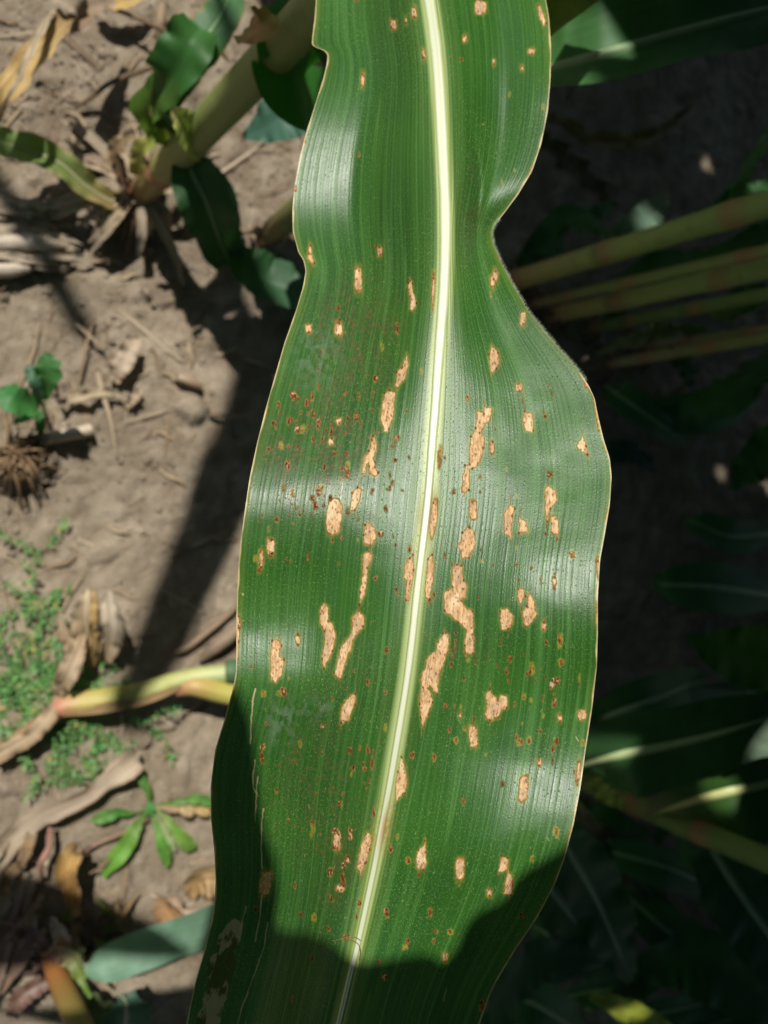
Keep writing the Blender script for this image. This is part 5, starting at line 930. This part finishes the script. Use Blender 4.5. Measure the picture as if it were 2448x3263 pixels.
# scattered straw fragments
protos = []
for i in range(5):
    c = [(.50, .41, .29), (.40, .31, .21), (.58, .50, .38), (.30, .22, .15), (.46, .36, .24)][i]
    L = .012
    o, _ = ribbon('straw_fragment', [(-L, 0, 0, .0007), (-L*.3, .0008*(i-2), .0016, .0013), (L*.4, 0, .0018, .0012), (L, .0012*(i-1), .0, .0004)], DRY, None, (c, tuple(np.array(c)*1.1), c), nr=12, nc=5, fold=.5, seed=420+i, up=(0, 0, 1)); protos.append(o)
k = 0
while k < 240:
    px, py = rng.uniform(-20, 960), rng.uniform(0, 3250)
    if 1150 < py < 1250 and px > 640: continue
    dn = .25+.75*(gs(px, py, 330, 330, 260, 200)+gs(px, py, 200, 720, 260, 160)+gs(px, py, 350, 1250, 200, 120)+gs(px, py, 220, 2000, 200, 160)+gs(px, py, 520, 2900, 200, 120)+gs(px, py, 780, 480, 150, 140))
    if rng.random() > dn: continue
    o = protos[k % 5] if k < 5 else protos[k % 5].copy()
    if k >= 5: COL.objects.link(o)
    p = at(px, py); s = rng.uniform(.35, 1.2); sx = s*(rng.uniform(1.5, 3.2) if rng.random() < .25 else 1); o.location = (p[0], p[1], gz(p[0], p[1])+.0012); o.rotation_euler = (rng.uniform(-.5, .5), rng.uniform(-.12, .12), rng.uniform(0, 6.28)); o.scale = (sx, s*rng.uniform(.5, 1.2), s)
    tag(o, 'small pale straw fragment lying on the dry soil', 'straw', 'straw fragments scattered on the soil'); k += 1

# ------------------------------------------------------------------ weeds
def broadleaf(parent, pts, cols, name='leaf', lobes=0., seed=0, **kw):
    kw.setdefault('fold', .25); kw.setdefault('nr', 34); kw.setdefault('nc', 9); kw.setdefault('ruffle', .001)
    return ribbon(name, pts, GREEN, parent, cols, ragged=lobes, seed=seed, **kw)[0]
w1 = empty('weed', atg(140, 1310), 'young weed with three jagged green leaves on a thin stem at the left edge', 'weed'); B = (135, 1300)
WG = (.055, .19, .045)
for i, (pp, c) in enumerate((
    ([(125, 1290, .05, .003), (85, 1285, .06, .014), (40, 1270, .065, .018), (10, 1245, .06, .010), (0, 1235, .06, .001)], (WG, (.06, .2, .07))),
    ([(140, 1275, .06, .003), (150, 1220, .08, .012), (155, 1170, .09, .015), (145, 1120, .09, .002)], ((.08, .22, .05), (.06, .17, .06))),
    ([(130, 1290, .06, .002), (115, 1230, .08, .007), (100, 1180, .08, .007), (95, 1160, .08, .001)], ((.05, .13, .06), (.07, .15, .09))),
    ([(125, 1310, .03, .002), (85, 1325, .035, .007), (40, 1350, .03, .001)], (WG, WG)),
    ([(130, 1310, .03, .002), (128, 1350, .03, .006), (125, 1385, .02, .001)], (WG, G1)))):
    broadleaf(w1, PG([(x_, y_, z_, w_*.62) for x_, y_, z_, w_ in pp]), c, lobes=.9, seed=440+i)
tube('stem', PG([(145, 1320, .0, .0015), (140, 1305, .03, .0014), (138, 1285, .06, .0012)]), STALK, w1, [(.2, .25, .1)]*2, nr=12, ns=8)
tube('dry_stem', PG([(185, 1280, .0, .0012), (180, 1230, .03, .0012), (172, 1160, .05, .0008)]), WOODY, w1, [(.25, .16, .13)]*2, nr=12, ns=8)
w2 = empty('rosette_weed', atg(480, 2570), 'green rosette weed with spoon-shaped leaves spread on the bare soil at lower left', 'weed')
LG = (.15, .26, .06)
for i, (pp, c) in enumerate((
    ([(478, 2570, .008, .0012), (430, 2590, .012, .002), (375, 2590, .018, .007), (325, 2605, .018, .009), (290, 2618, .015, .003)], (LG, (.08, .24, .05), LG)),
    ([(478, 2575, .008, .0015), (450, 2610, .015, .004), (425, 2650, .022, .010), (400, 2695, .02, .012), (365, 2740, .018, .012), (328, 2795, .012, .003)], (LG, LG, (.15, .33, .05), (.17, .36, .06))),
    ([(485, 2575, .008, .0012), (500, 2640, .016, .004), (518, 2700, .02, .008), (530, 2740, .018, .007), (532, 2768, .014, .001)], (LG, (.10, .26, .04), LG)),
    ([(490, 2570, .008, .0012), (530, 2610, .014, .005), (565, 2650, .02, .008), (600, 2690, .02, .011), (612, 2712, .016, .004)], ((.26, .30, .12), (.16, .30, .05), LG)),
    ([(485, 2580, .008, .001), (520, 2640, .01, .004), (548, 2690, .012, .005), (560, 2715, .01, .001)], ((.30, .36, .18), (.26, .34, .16))),
    ([(478, 2570, .008, .0012), (470, 2520, .016, .005), (445, 2465, .018, .006), (432, 2420, .014, .001)], (LG, (.10, .22, .05), (.12, .26, .05))),
    ([(485, 2568, .008, .0012), (570, 2555, .02, .004), (630, 2545, .025, .008), (690, 2560, .02, .006)], (LG, (.10, .26, .06))),
    ([(480, 2600, .012, .002), (480, 2580, .016, .006), (475, 2555, .016, .003)], ((.09, .27, .08), (.09, .27, .08))))):
    broadleaf(w2, PG([(x_, y_, z_, w_*.56) for x_, y_, z_, w_ in pp]), c, seed=460+i, lobes=.12, fold=.3)
# creeping ground cover
def build_cover():
    V, F, C = [], [], []; n = 0; rs = np.random.default_rng(5)
    def lf(p, a, L, w, col):
        nonlocal n
        d = np.array([math.cos(a), math.sin(a), rs.uniform(-.2, .5)]); s = np.array([-math.sin(a), math.cos(a), rs.uniform(-.3, .3)])
        q = [p, p+d*L*.35+s*w, p+d*L*.75+s*w*.8, p+d*L, p+d*L*.75-s*w*.8, p+d*L*.35-s*w, p+d*L*.5+np.array([0, 0, -.0006])]
        V.extend(q); F.extend([[n, n+1, n+2, n+6], [n+6, n+2, n+3, n+4], [n, n+6, n+4, n+5]]); C.extend([col]*7); n += 7
    spots = [(90, 2090, 90, 90), (60, 2200, 110, 80), (170, 2160, 90, 70), (110, 2280, 90, 60), (350, 2330, 90, 45), (270, 2370, 80, 45), (180, 2440, 80, 60), (60, 1980, 60, 50), (400, 2290, 40, 40), (150, 1830, 50, 70), (190, 1900, 40, 50), (10, 2320, 50, 70), (210, 2500, 40, 50), (90, 2150, 60, 60)]
    for sx, sy, rx, ry in spots:
        for k in range(int(rx*ry/800)):
            px, py = rs.normal(sx, rx*.55), rs.normal(sy, ry*.55); p0 = atg(px, py, .003); a = rs.uniform(0, 6.28); cur = np.array(p0)
            for j in range(rs.integers(6, 14)):
                a += rs.normal(0, .35); cur = cur+np.array([math.cos(a), math.sin(a), 0])*.0042; cur[2] = max(cur[2]+rs.normal(.0012, .0015), gz(cur[0], cur[1])+.002)
                g_ = rs.uniform(.65, 1.25); col = np.array([.115, .27, .085])*g_
                for sg in (1, -1):
                    cl = np.array([.42, .33, .12]) if rs.random() < .03 else col*rs.uniform(.8, 1.25)*np.array([rs.uniform(.8, 1.5), 1, 1])
                    lf(cur, a+sg*rs.uniform(.4, 1.3), rs.uniform(.0030, .0070), rs.uniform(.0008, .0016), cl)
    o = mesh_obj('ground_cover', np.array(V), np.array(F), GREEN, None, np.array(V)[:, :2], np.array(C)); tag(o, 'mat of tiny-leaved creeping green weeds around the fallen pale stem', 'ground cover', kind='stuff')
build_cover()
